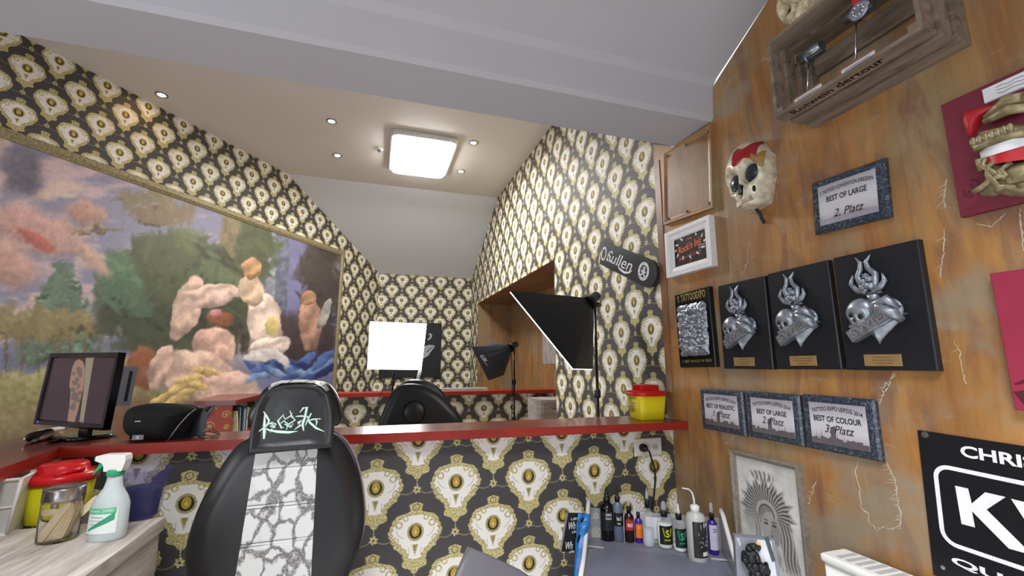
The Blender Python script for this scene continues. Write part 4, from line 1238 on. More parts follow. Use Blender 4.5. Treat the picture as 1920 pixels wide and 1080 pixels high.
shade(ell(-6, 52, 26, 8, .5) * sm(fe, .2, .6), 90, .7); shade(ell(-30, -6, 16, 26, .6), 150, .5)
side = sm(np.abs(A - 22 - .18 * (-B)), 14, 6) * sm(B, 6, -4) * sm(B, -62, -45)
lines = .5 + .5 * np.sin(A * 1.3 + 3 * np.sin(B / 9) + B * .12)
shade(side, 108, .8); shade(side * sm(lines, .55, .9), 196, .7); shade(side * sm(lines, .3, .05), 52, .6)
side2 = sm(np.abs(A + 17 - .10 * B), 7, 3) * sm(B, 6, -4) * sm(B, -40, -28); shade(side2, 120, .7); shade(side2 * sm(lines, .5, .9), 200, .7)
shade(ell(2, -42, 20, 16, .6), 150, .8); shade(ell(2, -12, 16, 23, .12), 168, 1); shade(ell(9, -14, 9, 20, .5), 138, .7)
for ex in (-5, 8): shade(ell(ex, -6, 4.6, 1.9, .5), 66, .9); shade(ell(ex, -1.8, 6, 1.1, .6), 80, .8)
shade(ell(2.5, -15, 1.6, 5, .7), 128, .8); shade(ell(2.2, -19.5, 3.2, 1.2, .5), 90, .8); shade(ell(2, -25.5, 5.4, 2.1, .4), 78, .95); shade(ell(2, -25.3, 5.2, .5, .5), 44, .9)
shade(sm(np.abs(rad - 15), 3.4, 2.0) * sm(B, 0, 6), 176, .9); shade(sm(np.abs(rad - 12), 1.2, .5) * sm(B, 0, 6), 60, .7)
shade(sm(fbm(A / 3, B / 12, 321, 3), .62, .7) * ell(20, -50, 40, 24, .6), 110, .6)
g = g + (vnoise(A * 2.2, B * 2.2, 331) - .5) * 22
g = np.clip(g, 20, 240) / 255; lg = ((g + .055) / 1.055) ** 2.4
Pg = np.stack([U * gw, Vv * gh, np.full(U.shape, .010)], -1)
Mq = np.array(Tq); Pw = Pg @ Mq[:3, :3].T + Mq[:3, 3]
painted_grid('drawing', Pw, np.stack([lg, lg * .98, lg * .93], -1), paintmat('pencil_drawing', .3), t)
link('backing', MB(Tq).bevel_slab(gw, gh, .0095, .001), M_PAPER, t)

# --- radiator below
t = thing('radiator', 'white panel radiator with slotted top grille, bottom right', 'radiator')
rp = Vector(onZ(1536, 1036, .905)); re = Vector(onX(1580, 1025, XR))
zr = float(onX(1538, 1036, 1.285)[2]) - .907; xa = 1.285; ya = float(onX(1538, 1036, 1.285)[1])
mb = MB().rlathe([(0, 0), (0, .50)], .045, .42, .012, (xa + .05, ya - .42, .385 + zr)); link('body', mb, M_WHT, t)
mb = MB().rlathe([(.004, 0), (0, .004), (0, .018), (.006, .022)], .052, .425, .012, (xa + .05, ya - .42, .885 + zr)); link('top_rim', mb, M_WHT, t)
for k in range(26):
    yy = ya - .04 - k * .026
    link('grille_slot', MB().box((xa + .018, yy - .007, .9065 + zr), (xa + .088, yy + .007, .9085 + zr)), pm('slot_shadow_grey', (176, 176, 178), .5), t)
mb = MB()
for k in range(3): mb.box((xa + .004 - .006, ya - .25 - k * .2, .42), (xa + .004, ya - .11 - k * .2, .85))
link('front_panel', mb, M_WHT, t)
mb = MB()
for k in (0.15, .7): mb.box((XR - .04, ya - k, .5), (XR, ya - k + .03, .53))
link('wall_bracket', mb, M_WHT, t)

# --- black banner with white lettering
t = thing('banner', 'black vinyl banner with white rounded frame and big white letters', 'banner')
P0 = Vector(onX(1722, 806, XR)); P1 = Vector(onX(1762, 1070, XR))
hb = .36; wb_ = .70
ex = Vector((0, -1, -.035)).normalized(); T = FR(P0, ex, Vector((-1, 0, 0)).cross(ex), (-1, 0, 0))
link('vinyl', MB(T).box((0, -hb, 0), (wb_, 0, .004)), pm('black_vinyl', (20, 20, 24), .35), t)
def kb(x, y):
    p = onX(1700 + x / 3.6, 780 + y / 3.6, XR - .004); q = T.inverted() @ Vector(p); return (q.x, q.y)
def hull(mb, pts): mb.flat([kb(*q) for q in pts], .004, .001)
mb = MB(T)
hull(mb, ((328, 470), (415, 490), (440, 592), (530, 515), (668, 547), (540, 632), (800, 890), (800, 925), (692, 895), (440, 640), (462, 752), (372, 728)))
A0 = kb(705, 558); 
vx, vy = A0
mb.flat([(vx, vy), (vx + .075, vy - .002), (vx + .125, vy - .125), (vx + .16, vy), (vx + .22, vy), (vx + .15, vy - .19), (vx + .09, vy - .19)], .004, .001)
link('big_letters', mb, M_WINK, t)
mb = MB(T)
tl = kb(172, 312); bl_ = kb(245, 870)
fx0, fy0 = tl[0], tl[1]; fx1 = wb_ - fx0; fy1 = bl_[1] + .004; R = .035
def rr_(k, n=6):
    P = []
    for cx, cy, a0 in ((fx1 - R, fy0 - R, 0), (fx0 + R, fy0 - R, 90), (fx0 + R, fy1 + R, 180), (fx1 - R, fy1 + R, 270)):
        for j in range(n + 1): a = math.radians(a0 + 90 * j / n); P.append((cx + (R - k) * math.cos(a), cy + (R - k) * math.sin(a)))
    return P
o_, i_ = rr_(0), rr_(.010)
n = len(o_)
ia = [mb.pt((*p, .0045)) for p in o_]; ib = [mb.pt((*p, .0045)) for p in i_]
for k in range(n): mb.face((ia[k], ia[(k + 1) % n], ib[(k + 1) % n], ib[k]))
link('white_frame', mb, M_WINK, t)
mb = MB(T)
c0 = kb(358, 190); c1 = kb(385, 280); ch = c0[1] - c1[1]
text(mb, 'CHRISTIAN', .245, ch * .92, c0[0] + .1225, (c0[1] + c1[1]) / 2 , .004, .001, bold=.03)
link('upper_lettering', mb, M_WINK, t); mb = MB(T)
q0 = kb(300, 940); q1 = kb(330, 1015); qh = q0[1] - q1[1]
text(mb, 'QUALITY INK', .40, qh * .95, q0[0] + .20, (q0[1] + q1[1]) / 2, .004, .001, bold=.03)
link('lower_lettering', mb, M_WINK, t)
mb = MB(T)
for q in (kb(126, 126), kb(248, 1022)): mb.ringd(q, .0035, .0085 if q[1] > -.1 else .005, .004, .002, 20); mb.disc(q, .0036, .004, .003)
link('eyelet', mb, M_CHR, t)

# --- skateboard on the papered wall
t = thing('skateboard_deck', 'tilted black skateboard deck with white Sullen script on the papered wall', 'skateboard')
a = Vector(onX(1127, 474, XR - .03)); b_ = Vector(onX(1212, 512, XR - .03))
ex = (b_ - a).normalized(); T = FR(a, ex, Vector((-1, 0, 0)).cross(ex), (-1, 0, 0)) @ Matrix.Translation((0, 0, -.02))
p1 = T.inverted() @ Vector(onX(1131, 453, XR - .03)); p2 = T.inverted() @ Vector(onX(1122, 495, XR - .03)); p3 = T.inverted() @ Vector(onX(1229, 516, XR - .03))
hwd = abs(p1.y - p2.y) / 2; L = p3.x
pts = [(p.x, p.y) for p in (p2, p1)]
pts = [(-.005, -hwd), (-.03, 0) if False else (-.01, 0), (-.005, hwd)]
out = [(-.012, -hwd), (-.012, hwd)] + [(L - hwd + hwd * math.sin(k * math.pi / 14), hwd * math.cos(k * math.pi / 14)) for k in range(15)]
def m_deck():
    m, b = newmat('printed_deck'); sp = X.nt.nodes.new('ShaderNodeSeparateXYZ'); X.nt.links.new(coord('Generated'), sp.inputs[0])
    setin(b, 'Base Color', mixc(X.m('MULTIPLY', X.m('SUBTRACT', X(sp.outputs[2]) , .45), 1.6, clamp=True), sl((36, 38, 42)), sl((92, 94, 98)))); setin(b, 'Roughness', .3); return m
link('deck', MB(T).prism([(x, y, 0) for x, y in out[::-1]], (0, 0, .012)), m_deck(), t)
mb = MB(T)
text(mb, 'Sullen', L * .50, hwd * .95, L * .36, 0, .012, .001, shear=.3, bold=.0)
mb.stroke([(L * .34, -hwd * .3), (L * .40, -hwd * .62), (L * .5, -hwd * .72), (L * .58, -hwd * .55), (L * .62, -hwd * .3)], [.003, .01, .014, .01, .003], .012, .001)
mb.stroke([(L * .20, hwd * .5), (L * .13, hwd * .1), (L * .14, -hwd * .35), (L * .2, -hwd * .4), (L * .24, -hwd * .1)], [.003, .008, .01, .008, .003], .012, .001)
link('script', mb, M_WINK, t)
for cx_ in (L * .80, L * .01):
    mb = MB(T); rr0 = hwd * .68
    if cx_ > .1:
        mb.ringd((cx_, 0), rr0 * .68, rr0, .012, .001)
        mb.ball((cx_, hwd * .16, .012), (hwd * .17, hwd * .2, .003), 12, 8); mb.box((cx_ - hwd * .08, -hwd * .10, .012), (cx_ + hwd * .08, hwd * .02, .0135))
        for s_ in (-1, 1): mb.stroke([(cx_ - s_ * hwd * .3, -hwd * .35), (cx_ + s_ * hwd * .3, hwd * .02)], .008, .012, .001)
    else: mb.ringd((cx_ + hwd * .25, 0), rr0 * .45, rr0 * .62, .012, .001, sy=1.4)
    link('round_emblem', mb, M_WINK, t)
    if cx_ > .1:
        mb = MB(T)
        word = 'SULLEN ART COLLECTIVE '
        for i, chh in enumerate(word):
            if chh == ' ': continue
            aa = math.pi * .95 - i * 2 * math.pi / len(word)
            text(mb, chh, hwd * .10, hwd * .13, cx_ + rr0 * .84 * math.cos(aa), rr0 * .84 * math.sin(aa), .013, .0006, rot=aa - math.pi / 2)
        for s_ in (-1, 1): mb.disc((cx_ + s_ * hwd * .07, hwd * .17), hwd * .045, .0146, .0008)
        link('emblem_lettering', mb, M_INK, t)

# socket with plug and cable on the partition
t = thing('wall_socket', 'cream double wall socket under the counter on the papered partition', 'socket')
T = FR((1.262, YP, 1.112), (1, 0, 0), (0, 0, 1), (0, -1, 0))
link('plate', MB(T).bevel_slab(.146, .080, .012, .004), M_CREAM, t)
mb = MB(T)
for s_ in (-1, 1): mb.ringd((s_ * .036, 0), .019, .026, .012, .002)
link('socket_ring', mb, M_WHT, t)
link('socket_well', MB(T).disc((.036, 0), .019, .0105, .0018), pm('pale_grey_plastic', (196, 192, 184), .5), t)
mb = MB(T); mb.disc((.030, .0), .0025, .012, .001).disc((.042, .0), .0025, .012, .001); link('contact_hole', mb, M_INK, t)
t = thing('power_cable', 'black power cable plugged into the cream socket and hanging down', 'cable')
link('plug', MB(T @ Matrix.Translation((-.036, 0, .0125))).lathe([(.018, 0), (.019, .012), (.015, .028), (.008, .036), (.005, .04)], (0, 0, 0), 20), M_BLK, t)
c0 = T @ Vector((-.036, 0, .045)); d = [Vector(onY(x, y, YP - .02)) for x, y in ((1222, 862), (1228, 880), (1229, 900), (1226, 930), (1223, 945), (1222, 980), (1222, 1020))]
link('cord', MB().tube([c0, c0 + Vector((.012, -.006, -.012))] + d, .0042, 8), M_BLK, t)

# ================================================================== CHAIRS
def planeF(Y, lean=0.0, px_=960, py_=700):
    """frame facing the viewer on the plane y=Y; local x right, y up, z towards the viewer; lean back in radians"""
    p = onY(px_, py_, Y); c, s = math.cos(lean), math.sin(lean)
    return FR(p, (1, 0, 0), (0, s, c), (0, -c, s))
def toF(T):
    Ti = T.inverted(); o = T.translation; n = T.to_3x3() @ Vector((0, 0, 1))
    def f(x, y):
        d = Vector(ray(x, y)); e = Vector(EYE); k = (o - e).dot(n) / d.dot(n); q = Ti @ (e + d * k); return (q.x, q.y)
    return f
def smooth_closed(P, n=3):
    for _ in range(n):
        P = [((a[0] * .75 + b[0] * .25, a[1] * .75 + b[1] * .25), (a[0] * .25 + b[0] * .75, a[1] * .25 + b[1] * .75)) for a, b in zip(P, P[1:] + P[:1])]
        P = [q for pr in P for q in pr]
    return P

t = thing('tattoo_chair', 'black leather reclining chair with white snakeskin strip and lettered headrest, in front', 'chair')
T = planeF(1.50, .06, 540, 900); q = toF(T)
out = [q(*p) for p in ((500, 806), (470, 820), (448, 831), (425, 858), (398, 901), (371, 952), (351, 1010), (346, 1049), (352, 1090), (375, 1150), (410, 1230), (600, 1235), (632, 1150), (655, 1070), (674, 1030), (684, 985), (682, 932), (672, 878), (654, 836), (631, 814), (600, 804))]
out = smooth_closed(out, 2)
link('backrest', MB(T).pillow(out, .09, .030, 9, True, .74), M_LEA, t)
# piping along the edge of the backrest
link('piping', MB(T).tube([(x * 1.0, y, -.045) for x, y in out + out[:1]], .004, 6), pm('pale_piping', (150, 132, 140), .35), t)
PZ = .0310
mb = MB(T)
L0, R0, L1, R1 = q(486, 835), q(598, 830), q(443, 1100), q(584, 1100)
def strip(a, b):
    x = L0[0] + (R0[0] - L0[0]) * a; x1 = L1[0] + (R1[0] - L1[0]) * a; y = L0[1] + (L1[1] - L0[1]) * b
    return (x + (x1 - x) * b, y, PZ + .0012 - .0006 * abs(2 * a - 1) ** 4 - .0016 * (1 if min(abs(b - s) for s in SEAMS) < .006 else 0))
SEAMS = (.172, .43, .455, .695, .715)
mb.grid(strip, 14, 120)
link('snakeskin_strip', mb, M_SNAKE, t)
mb = MB(T)
for s in SEAMS:
    P = [strip(a / 10, s) for a in range(11)]; mb.tube([(x, y + .004 * (a / 10), PZ + .0002) for a, (x, y, z) in enumerate(P)], .0007, 5)
for a in (0, 1): mb.tube([(strip(a, b / 20)[0], strip(a, b / 20)[1], PZ - .003) for b in range(21)], .0018, 6)
link('seam', mb, pm('dark_seam', (52, 54, 54), .5), t)
# hidden lower part: seat and base
mb = MB().rlathe([(.02, 0), (0, .02), (0, .09), (.02, .11)], .22, .22, .08, (-.30, 1.24, .56)); link('seat', mb, M_LEA, t)
mb = MB().lathe([(.22, 0), (.22, .03), (.06, .06), (.05, .56)], (-.30, 1.28, 0), 32); link('pedestal', mb, M_STEEL, t)
# headrest: outer cushion and stitched front cover
Th = planeF(1.46, .04, 540, 790); qh = toF(Th)
hp = [(630, 800), (637, 795), (641.5, 784), (640, 767), (634, 748), (626, 732), (615, 719), (596, 713), (566, 711.5), (529, 713), (507, 720), (492, 733), (483, 749), (470, 767), (463, 782), (466, 798), (474, 808)]
link('headrest', MB(Th).pillow(smooth_closed([qh(*p) for p in hp], 2), .085, .012, 5, True, .8), M_LEA2, t)
cvp = [(469.6, 849), (474, 808.5), (484.4, 761), (496, 739), (511, 727), (532, 720.5), (573, 719.5), (603, 724.5), (618, 738), (625, 764), (627.4, 793.7), (624.4, 836)]
cv = [qh(*p) for p in cvp]
def sub(P, n=4):
    o = []
    for a, b in zip(P, P[1:] + P[:1]):
        for k in range(n): o.append((a[0] + (b[0] - a[0]) * k / n, a[1] + (b[1] - a[1]) * k / n))
    return o
cvs = sub(cv)
Tc_ = Th @ Matrix.Translation((0, 0, .018))
mb = MB(Tc_)
n = len(cvs); cxx, cyy = sum(p[0] for p in cvs) / n, sum(p[1] for p in cvs) / n
rings = []
for sc_, z in ((1.0, -.004), (1.0, .0015), (.985, .0025), (.93, .003), (.86, .001), (.80, -.0035), (.70, -.005), (.4, -.003), (.05, -.002)):
    rings.append([mb.pt((cxx + (x - cxx) * sc_, cyy + (y - cyy) * sc_, z + .006)) for x, y in cvs])
for A_, B_ in zip(rings, rings[1:]):
    for i in range(n): mb.face((A_[i], A_[(i + 1) % n], B_[(i + 1) % n], B_[i]), True)
mb.face(rings[-1]); mb.face(rings[0][::-1])
link('headrest_cover', mb, M_LEA, t)
link('cover_piping', MB(Tc_).tube([(x * 1, y, .006) for x, y in cv + cv[:1]], .0014, 6), M_LEA2, t)
mb = MB(Th)
tp = [qh(*p) for p in ((504, 727), (511, 719), (529, 713.3), (566, 711.6), (596, 713.2), (612, 719), (618, 731))]
ti = [qh(*p) for p in ((508.5, 731), (517, 725), (533, 718.5), (566, 716.5), (592, 718.5), (604, 724), (613.5, 734))]
for i in range(len(tp) - 1): mb.poly([(*tp[i], .012), (*tp[i + 1], .012), (*ti[i + 1], .034), (*ti[i], .034)])
link('snakeskin_trim', mb, M_SNAKE, t)
# logo strokes
def lg_(x, y): return qh(440 + x / 6.75, 690 + y / 6.75)
ST = [(((388, 545), (420, 600), (455, 655), (440, 700), (400, 740), (330, 790)), (2, 5, 4, 4, 4, 2)), (((400, 590), (398, 700), (396, 800), (390, 885)), (2, 6, 7, 4)),
      (((400, 745), (450, 775), (560, 795), (700, 803), (805, 790)), (2, 4, 6, 6, 1)), (((455, 700), (490, 680), (540, 700), (505, 745), (470, 720)), (3, 3, 3, 3, 3)), (((480, 690), (530, 745)), (3, 3)), (((490, 760), (470, 805)), (4, 1)),
      (((640, 575), (565, 660), (610, 750), (640, 740)), (1, 4, 4, 1)), (((625, 590), (655, 640), (720, 600), (750, 560)), (2, 3, 3, 1)), (((715, 530), (740, 610), (780, 650), (700, 700), (740, 740)), (2, 4, 3, 4, 1)),
      (((600, 690), (640, 660), (690, 700), (670, 775)), (2, 3, 3, 1)), (((650, 700), (720, 740), (760, 690)), (3, 3, 1)), (((810, 680), (860, 650), (820, 700), (850, 710), (770, 770)), (3, 4, 4, 5, 1)),
      (((835, 560), (880, 500), (925, 490), (900, 620), (870, 700), (885, 785)), (1, 4, 6, 5, 6, 2)), (((785, 605), (860, 600), (930, 605)), (2, 4, 2)), (((980, 565), (940, 640), (905, 720)), (3, 4, 1)), (((930, 600), (960, 680), (1040, 750), (1145, 795)), (3, 5, 5, 1)), (((930, 665), (1000, 640), (1100, 635)), (2, 4, 2)), (((1030, 640), (1050, 670), (1040, 720)), (2, 4, 1))]
mg, mw = MB(Tc_), MB(Tc_)
for P, W_ in ST:
    Q = [lg_(*p) for p in P]; k = .00042
    mg.stroke([(x + .0008, y - .0006) for x, y in Q], [w * k * 3.0 for w in W_], .0015, .0022)
    mw.stroke(Q, [w * k * 2.1 for w in W_], .0015, .0032)
link('logo_outline', mg, pm('mint_thread', (120, 196, 156), .5), t); link('logo_lettering', mw, pm('white_thread', (214, 226, 220), .5), t)

t = thing('tattoo_chair', 'black padded chair seen from behind with round back cap, between the partitions', 'chair')
T = planeF(3.15, .10, 780, 760); q = toF(T)
def c8(x, y): return q(600 + x / 4.8, 700 + y / 4.8)
out = [c8(*p) for p in ((535, 420), (565, 350), (600, 260), (640, 170), (700, 110), (780, 90), (900, 95), (1000, 130), (1100, 200), (1200, 300), (1260, 370), (1295, 450), (1300, 640), (1260, 900), (1100, 1000), (760, 1000), (560, 900), (515, 640), (515, 480))]
link('backrest', MB(T).pillow(smooth_closed(out, 2), .10, .02, 7, True, .75), M_LEA2, t)
T2 = T @ Matrix.Translation((0, 0, -.10))
out = [c8(*p) for p in ((700, 180), (722, 92), (790, 48), (870, 42), (950, 48), (1040, 82), (1120, 150), (1190, 250), (1215, 330), (1100, 380), (800, 300))]
link('headrest', MB(T2).pillow(smooth_closed(out, 2), .10, .02, 5, True, .8), M_LEA2, t)
cx_, cy_ = c8(845, 350)
mb = MB(T @ Matrix.Translation((0, 0, .019))).lathe([(.068, 0), (.068, .008), (.060, .012), (.002, .013)], (cx_, cy_, 0), 36); link('round_cap', mb, M_LEA2, t)
mb = MB(T @ Matrix.Translation((0, 0, .019))).lathe([(.069, .0), (.076, .003), (.069, .006)], (cx_, cy_, 0), 36, cap=False); link('cap_rim', mb, M_BLKG, t)
link('pedestal', MB().lathe([(.28, 0), (.28, .03), (.06, .06), (.05, .6)], (.33, 3.3, 0), 28), M_STEEL, t)
link('seat', MB().rlathe([(.02, 0), (0, .02), (0, .09), (.02, .11)], .25, .30, .08, (.33, 3.42, .6)), M_LEA2, t)

t = thing('armrest_pad', 'loose grey padded armrest corner at the bottom edge between chair and trolley', 'armrest')
T = planeF(1.42, .5, 925, 1060); q = toF(T)
pts = [q(*p) for p in ((877, 1025), (905, 1035), (940, 1051), (975, 1068), (1010, 1092), (1030, 1130), (830, 1130), (850, 1085))]
link('pad', MB(T).pillow(pts, .025, .004, 3, True, .85), pm('grey_vinyl', (92, 90, 96), .45, var=.05), t)
mb = MB().tube([T @ Vector((.0, -.08, -.02)), T @ Vector((.0, -.25, -.12)), Vector((.20, 1.5, .0))], .015, 10); link('support', mb, M_STEEL, t)

# ================================================================== SOFTBOX LAMPS
def lampstand(t, x, y, ztop, spread=.32, top=.012):
    link('pole', MB().tube([(x, y, .25), (x, y, ztop)], [.011, .008], 10), M_BLKG, t)
    for k in range(3):
        a = k * 2.094 + .5
        link('leg', MB().tube([(x, y, .55), (x + spread * math.cos(a), y + spread * math.sin(a), .012)], .009, 8), M_BLK, t)
    for z in (.95, 1.3):
        if z < ztop - .1: link('collar', MB().lathe([(.017, 0), (.019, .01), (.019, .04), (.014, .05)], (x, y, z), 14), M_BLK, t)
M_SOFT = pm('softbox_fabric', (22, 25, 30), .62, var=.15, vs=18, bmp=.25, bs=30)
M_SOFT2 = pm('slate_softbox_fabric', (40, 45, 56), .6, var=.12, vs=14, bmp=.2, bs=30)
M_RIM = pm('lit_diffuser_edge', (255, 255, 255), .6, var=0, emit=(255, 255, 255), es=1.6)
def softbox(t, apex, A, B, C_, D, fab, em, rimw=.006, ro=.02):
    apex, A, B, C_, D = [Vector(v) for v in (apex, A, B, C_, D)]
    cen = (A + B + C_ + D) / 4; nrm = (cen - apex).normalized()
    mb = MB()
    q = [apex + (v - cen) * .14 for v in (A, B, C_, D)]
    cs = [A, B, C_, D]
    for i in range(4):
        a, b, c, d = q[i], q[(i + 1) % 4], cs[(i + 1) % 4], cs[i]
        nn = ((b - a).cross(d - a)).normalized()
        if nn.dot((a + c) / 2 - (apex + cen) / 2) < 0: nn = -nn
        def F(u, v, a=a, b=b, c=c, d=d, nn=nn):
            p = (a * (1 - u) + b * u) * (1 - v) + (d * (1 - u) + c * u) * v
            k = math.sin(math.pi * v) * math.sin(math.pi * u)
            rib = .014 * k
            cr = .004 * math.sin(u * 23 + v * 5) * k
            return p + nn * (rib + cr)
        mb.grid(F, 12, 12)
    mb.face([mb.pt(v) for v in q])
    link('fabric_shell', mb, fab, t)
    # skirt around the front and diffuser cloth
    mb = MB()
    for i in range(4): mb.poly([cs[i], cs[(i + 1) % 4], cs[(i + 1) % 4] + nrm * ro, cs[i] + nrm * ro])
    link('front_skirt', mb, fab, t)
    mb = MB(); mb.prism([cs[i] + nrm * ro for i in range(4)], nrm * rimw)
    link('diffuser', mb, em, t)
    link('lamp_head', MB().tube([apex - nrm * .10, apex - nrm * .03, apex + nrm * .01], [.03, .034, .045], 16), M_BLK, t)
# large box near the papered wall
t = thing('softbox_lamp', 'large black softbox on a pole beside the papered right wall, facing left and down', 'studio lamp', 'softboxes')
AP = onY(1104, 568, 2.36); A_ = onY(960, 545, 2.02); B_ = onY(1077, 689, 1.98); C2 = onY(1112, 690, 2.40); D_ = A_ + C2 - B_
softbox(t, AP, A_, B_, C2, D_, M_SOFT, M_RIM, .007, .012)
pb = onY(1116, 600, 2.42)
lampstand(t, float(pb[0]), 2.42, float(AP[2]) + .02, .11)
link('tilt_knob', MB().tube([AP + np.array([.0, .0, 0]), (float(pb[0]), 2.42, float(AP[2])), (float(pb[0]) + .04, 2.42, float(AP[2]))], [.02, .022, .012], 12), M_BLK, t)
# small slate softbox
t = thing('softbox_lamp', 'small slate-blue softbox with white print, in front of the wooden niche', 'studio lamp', 'softboxes')
AP = onY(957, 652, 4.16); A_ = onY(885, 650, 3.84); B_ = onY(917, 713, 3.80); C2 = onY(945, 703, 4.14); D_ = A_ + C2 - B_
softbox(t, AP, A_, B_, C2, D_, M_SOFT2, M_SOFT2, .002, .006)
pb = onY(964, 690, 4.2)
lampstand(t, float(pb[0]), 4.2, float(AP[2]) + .03, .26)
v0, v1 = onY(903, 667, 3.86), onY(912, 680, 3.85)
ex = Vector(v1 - v0).normalized(); nz_ = Vector((-.2, -1, .1)).normalized(); ez = (nz_ - ex * nz_.dot(ex)).normalized()
mb = MB(FR(Vector(v0), ex, ez.cross(ex), ez)); text(mb, 'LUX', .075, .03, .03, 0, .028, .001, shear=.3, bold=.03); text(mb, 'studio', .05, .008, .075, -.01, .028, .001)
link('brand_print', mb, M_WINK, t)
link('lamp_cord', MB().tube([AP, AP + np.array([.02, .02, -.1]), (float(pb[0]) - .02, 4.2, 1.25), (float(pb[0]) - .03, 4.2, .6)], .004, 6), M_BLK, t)
# lit softbox
M_LIT = pm('lit_softbox_cloth', (255, 255, 255), .6, var=0, emit=(250, 252, 255), es=7.0)
t = thing('softbox_lamp', 'brightly lit white square softbox facing the viewer on a thin stand', 'studio lamp', 'softboxes')
A_, B_, C2, D_ = [onY(*p, 3.9) for p in ((694, 603), (689, 692), (790, 693), (800, 607))]
cen = (A_ + B_ + C2 + D_) / 4; AP = cen + np.array([.03, .32, .02])
softbox(t, AP, A_, B_, C2, D_, M_SOFT, M_LIT, .005, .01)
lampstand(t, float(cen[0]) - .005, 4.26, float(AP[2]), .24)
mb = MB().tube([onY(782, 716, 4.1), onY(788, 694, 4.1)], .016, 10); link('reflector_arm', mb, M_WHT, t)
link('lamp_cord', MB().tube([onY(*p, 4.0) for p in ((724, 690), (722, 705), (718, 730), (708, 755), (700, 790), (698, 830))], .003, 6), M_BLK, t)

# white ledge board and drawers behind
o = link('ledge_board', MB().box((.62, 4.58, 1.222), (1.16, 4.72, 1.25)), M_GREYW); tag(o, 'thin pale board lying on the far red counter', 'board')
t = thing('drawer_unit', 'small pale grey wooden drawer unit at the right end of the far partition', 'cabinet')
xa = float(onY(1015, 760, 4.1)[0]); zt = float(onY(1030, 750, 4.1)[2])
link('body', MB().box((xa, 4.1, 0), (XR + ND - .02, 4.5, zt)), M_GREYW, t)
for k in range(3):
    dz_ = zt - .02 - k * .22
    d_ = link('drawer', MB().box((xa + .015, 4.088, dz_ - .20), (XR + ND - .04, 4.1, dz_)), M_GREYW, t)
    link('handle', MB().tube([(xa + .10, 4.07, dz_ - .06), (xa + .24, 4.07, dz_ - .06)], .006, 6), M_BLK, d_)
o = link('wood_picture', MB().box((XR + .30, 4.05, 1.50), (XR + ND - .002, 4.42, 2.0)), greywood('grey_barn_wood', (92, 84, 80), (170, 162, 158), (30, 30, 4))); tag(o, 'grey wooden picture panel on the niche wall behind the large softbox', 'picture')

# ================================================================== ON THE NEAR COUNTER
CT = 1.235
def mpp(p): return float(np.dot(np.array(p, float) - EYE, _f)) / FPX
# yellow sharps box
t = thing('sharps_container', 'yellow sharps box with red lid on the right end of the counter', 'container')
b0 = onZ(1205.6, 789.4, CT); b1 = onZ(1250, 787.5, CT)
wx = .137; wy = .115; x0, y0 = float(b0[0]) - .0, float(b0[1])
x0 = min(x0, XR - .03 - wx)
mb = MB(Matrix.Translation((x0 + wx / 2, y0 + wy / 2 + .01, CT)))
mb.rlathe([(.006, 0), (.004, .002), (-.012, .118)], wx / 2, wy / 2, .018); link('body', mb, M_YEL, t)
mb = MB(Matrix.Translation((x0 + wx / 2, y0 + wy / 2 + .01, CT)))
mb.rlathe([(-.015, .112), (-.020, .114), (-.021, .126), (-.014, .134), (.012, .136), (.014, .137), (.016, .160), (.020, .163)], wx / 2, wy / 2, .03); link('lid', mb, M_RED, t)
mb = MB(FR((x0 + .035 - .0405, y0 + .01 + wy / 2, CT + .065), (0, -1, 0), (0, 0, 1), (-1, 0, 0)))
r = random.Random(2)
for k in range(11): mb.stroke([(-.03, .042 - .007 * k), (.0 + r.uniform(-.01, .03), .042 - .007 * k)], .003, .005 + .0012 * (10 - k) * .0, .0012)
link('label_print', mb, pm('dark_print', (58, 52, 22), .5), t)
# monitor
t = thing('monitor', 'black flat monitor showing a photo of a tattooed arm, on the counter at left', 'monitor')
Pr, Pl = Vector((-.885, 1.955, 0)), Vector((-1.235, 2.235, 0))
ex = (Pr - Pl).normalized(); ez = Vector((ex.y, -ex.x, 0)); c_ = (Pr + Pl) / 2
def onp(x, y): d = Vector(ray(x, y)); e = Vector(EYE); k = (c_ - e).dot(ez) / d.dot(ez); return e + d * k
zb = (onp(78, 794).z + onp(208, 810).z) / 2; ztp = (onp(95, 661).z + onp(214, 662).z) / 2
lean = .05; zb = max(zb, CT + .022);
T = FR(Vector((c_.x, c_.y, zb)), ex, Vector((0, 0, 1)), ez) @ Matrix.Rotation(-lean, 4, 'X')
W_ = (Pr - Pl).length; H_ = ztp - zb
link('casing', MB(T).box((-W_ / 2, 0, -.016), (W_ / 2, H_, .0)).box((-W_ / 2 + .04, .03, -.040), (W_ / 2 - .06, H_ - .04, -.016)), M_BLKG, t)
link('bezel', MB(T @ Matrix.Translation((0, H_ / 2, 0))).frame(W_, H_, .020, .008, ((0, 0), (0, 1), (.8, 1), (1, .1), (1, 0))), M_BLKG, t)
def m_screen(name, rgb, e=.55): return pm(name, (8, 8, 10), .2, var=0, emit=rgb, es=e)
link('screen', MB(T).box((-W_ / 2 + .018, .018, .0), (W_ / 2 - .018, H_ - .018, .002)), m_screen('lit_screen_dark', (58, 44, 50)), t)
def scr(x, y): q_ = T.inverted() @ onp(x / 4.908, 640 + y / 4.908); return (q_.x, q_.y)
mb = MB(T).flat([scr(*p) for p in ((760, 150), (832, 150), (770, 745), (735, 740), (745, 600), (760, 400))], .002, .0006); link('screen_wall', mb, m_screen('lit_screen_tan', (150, 138, 118)), t)
mb = MB(T).flat([scr(*p) for p in ((700, 163), (735, 185), (757, 245), (757, 400), (735, 520), (715, 640), (690, 740), (625, 735), (635, 600), (640, 480), (622, 390), (640, 240), (665, 180))], .0022, .0006); link('screen_arm', mb, m_screen('lit_screen_skin', (160, 126, 108)), t)
mb = MB(T)
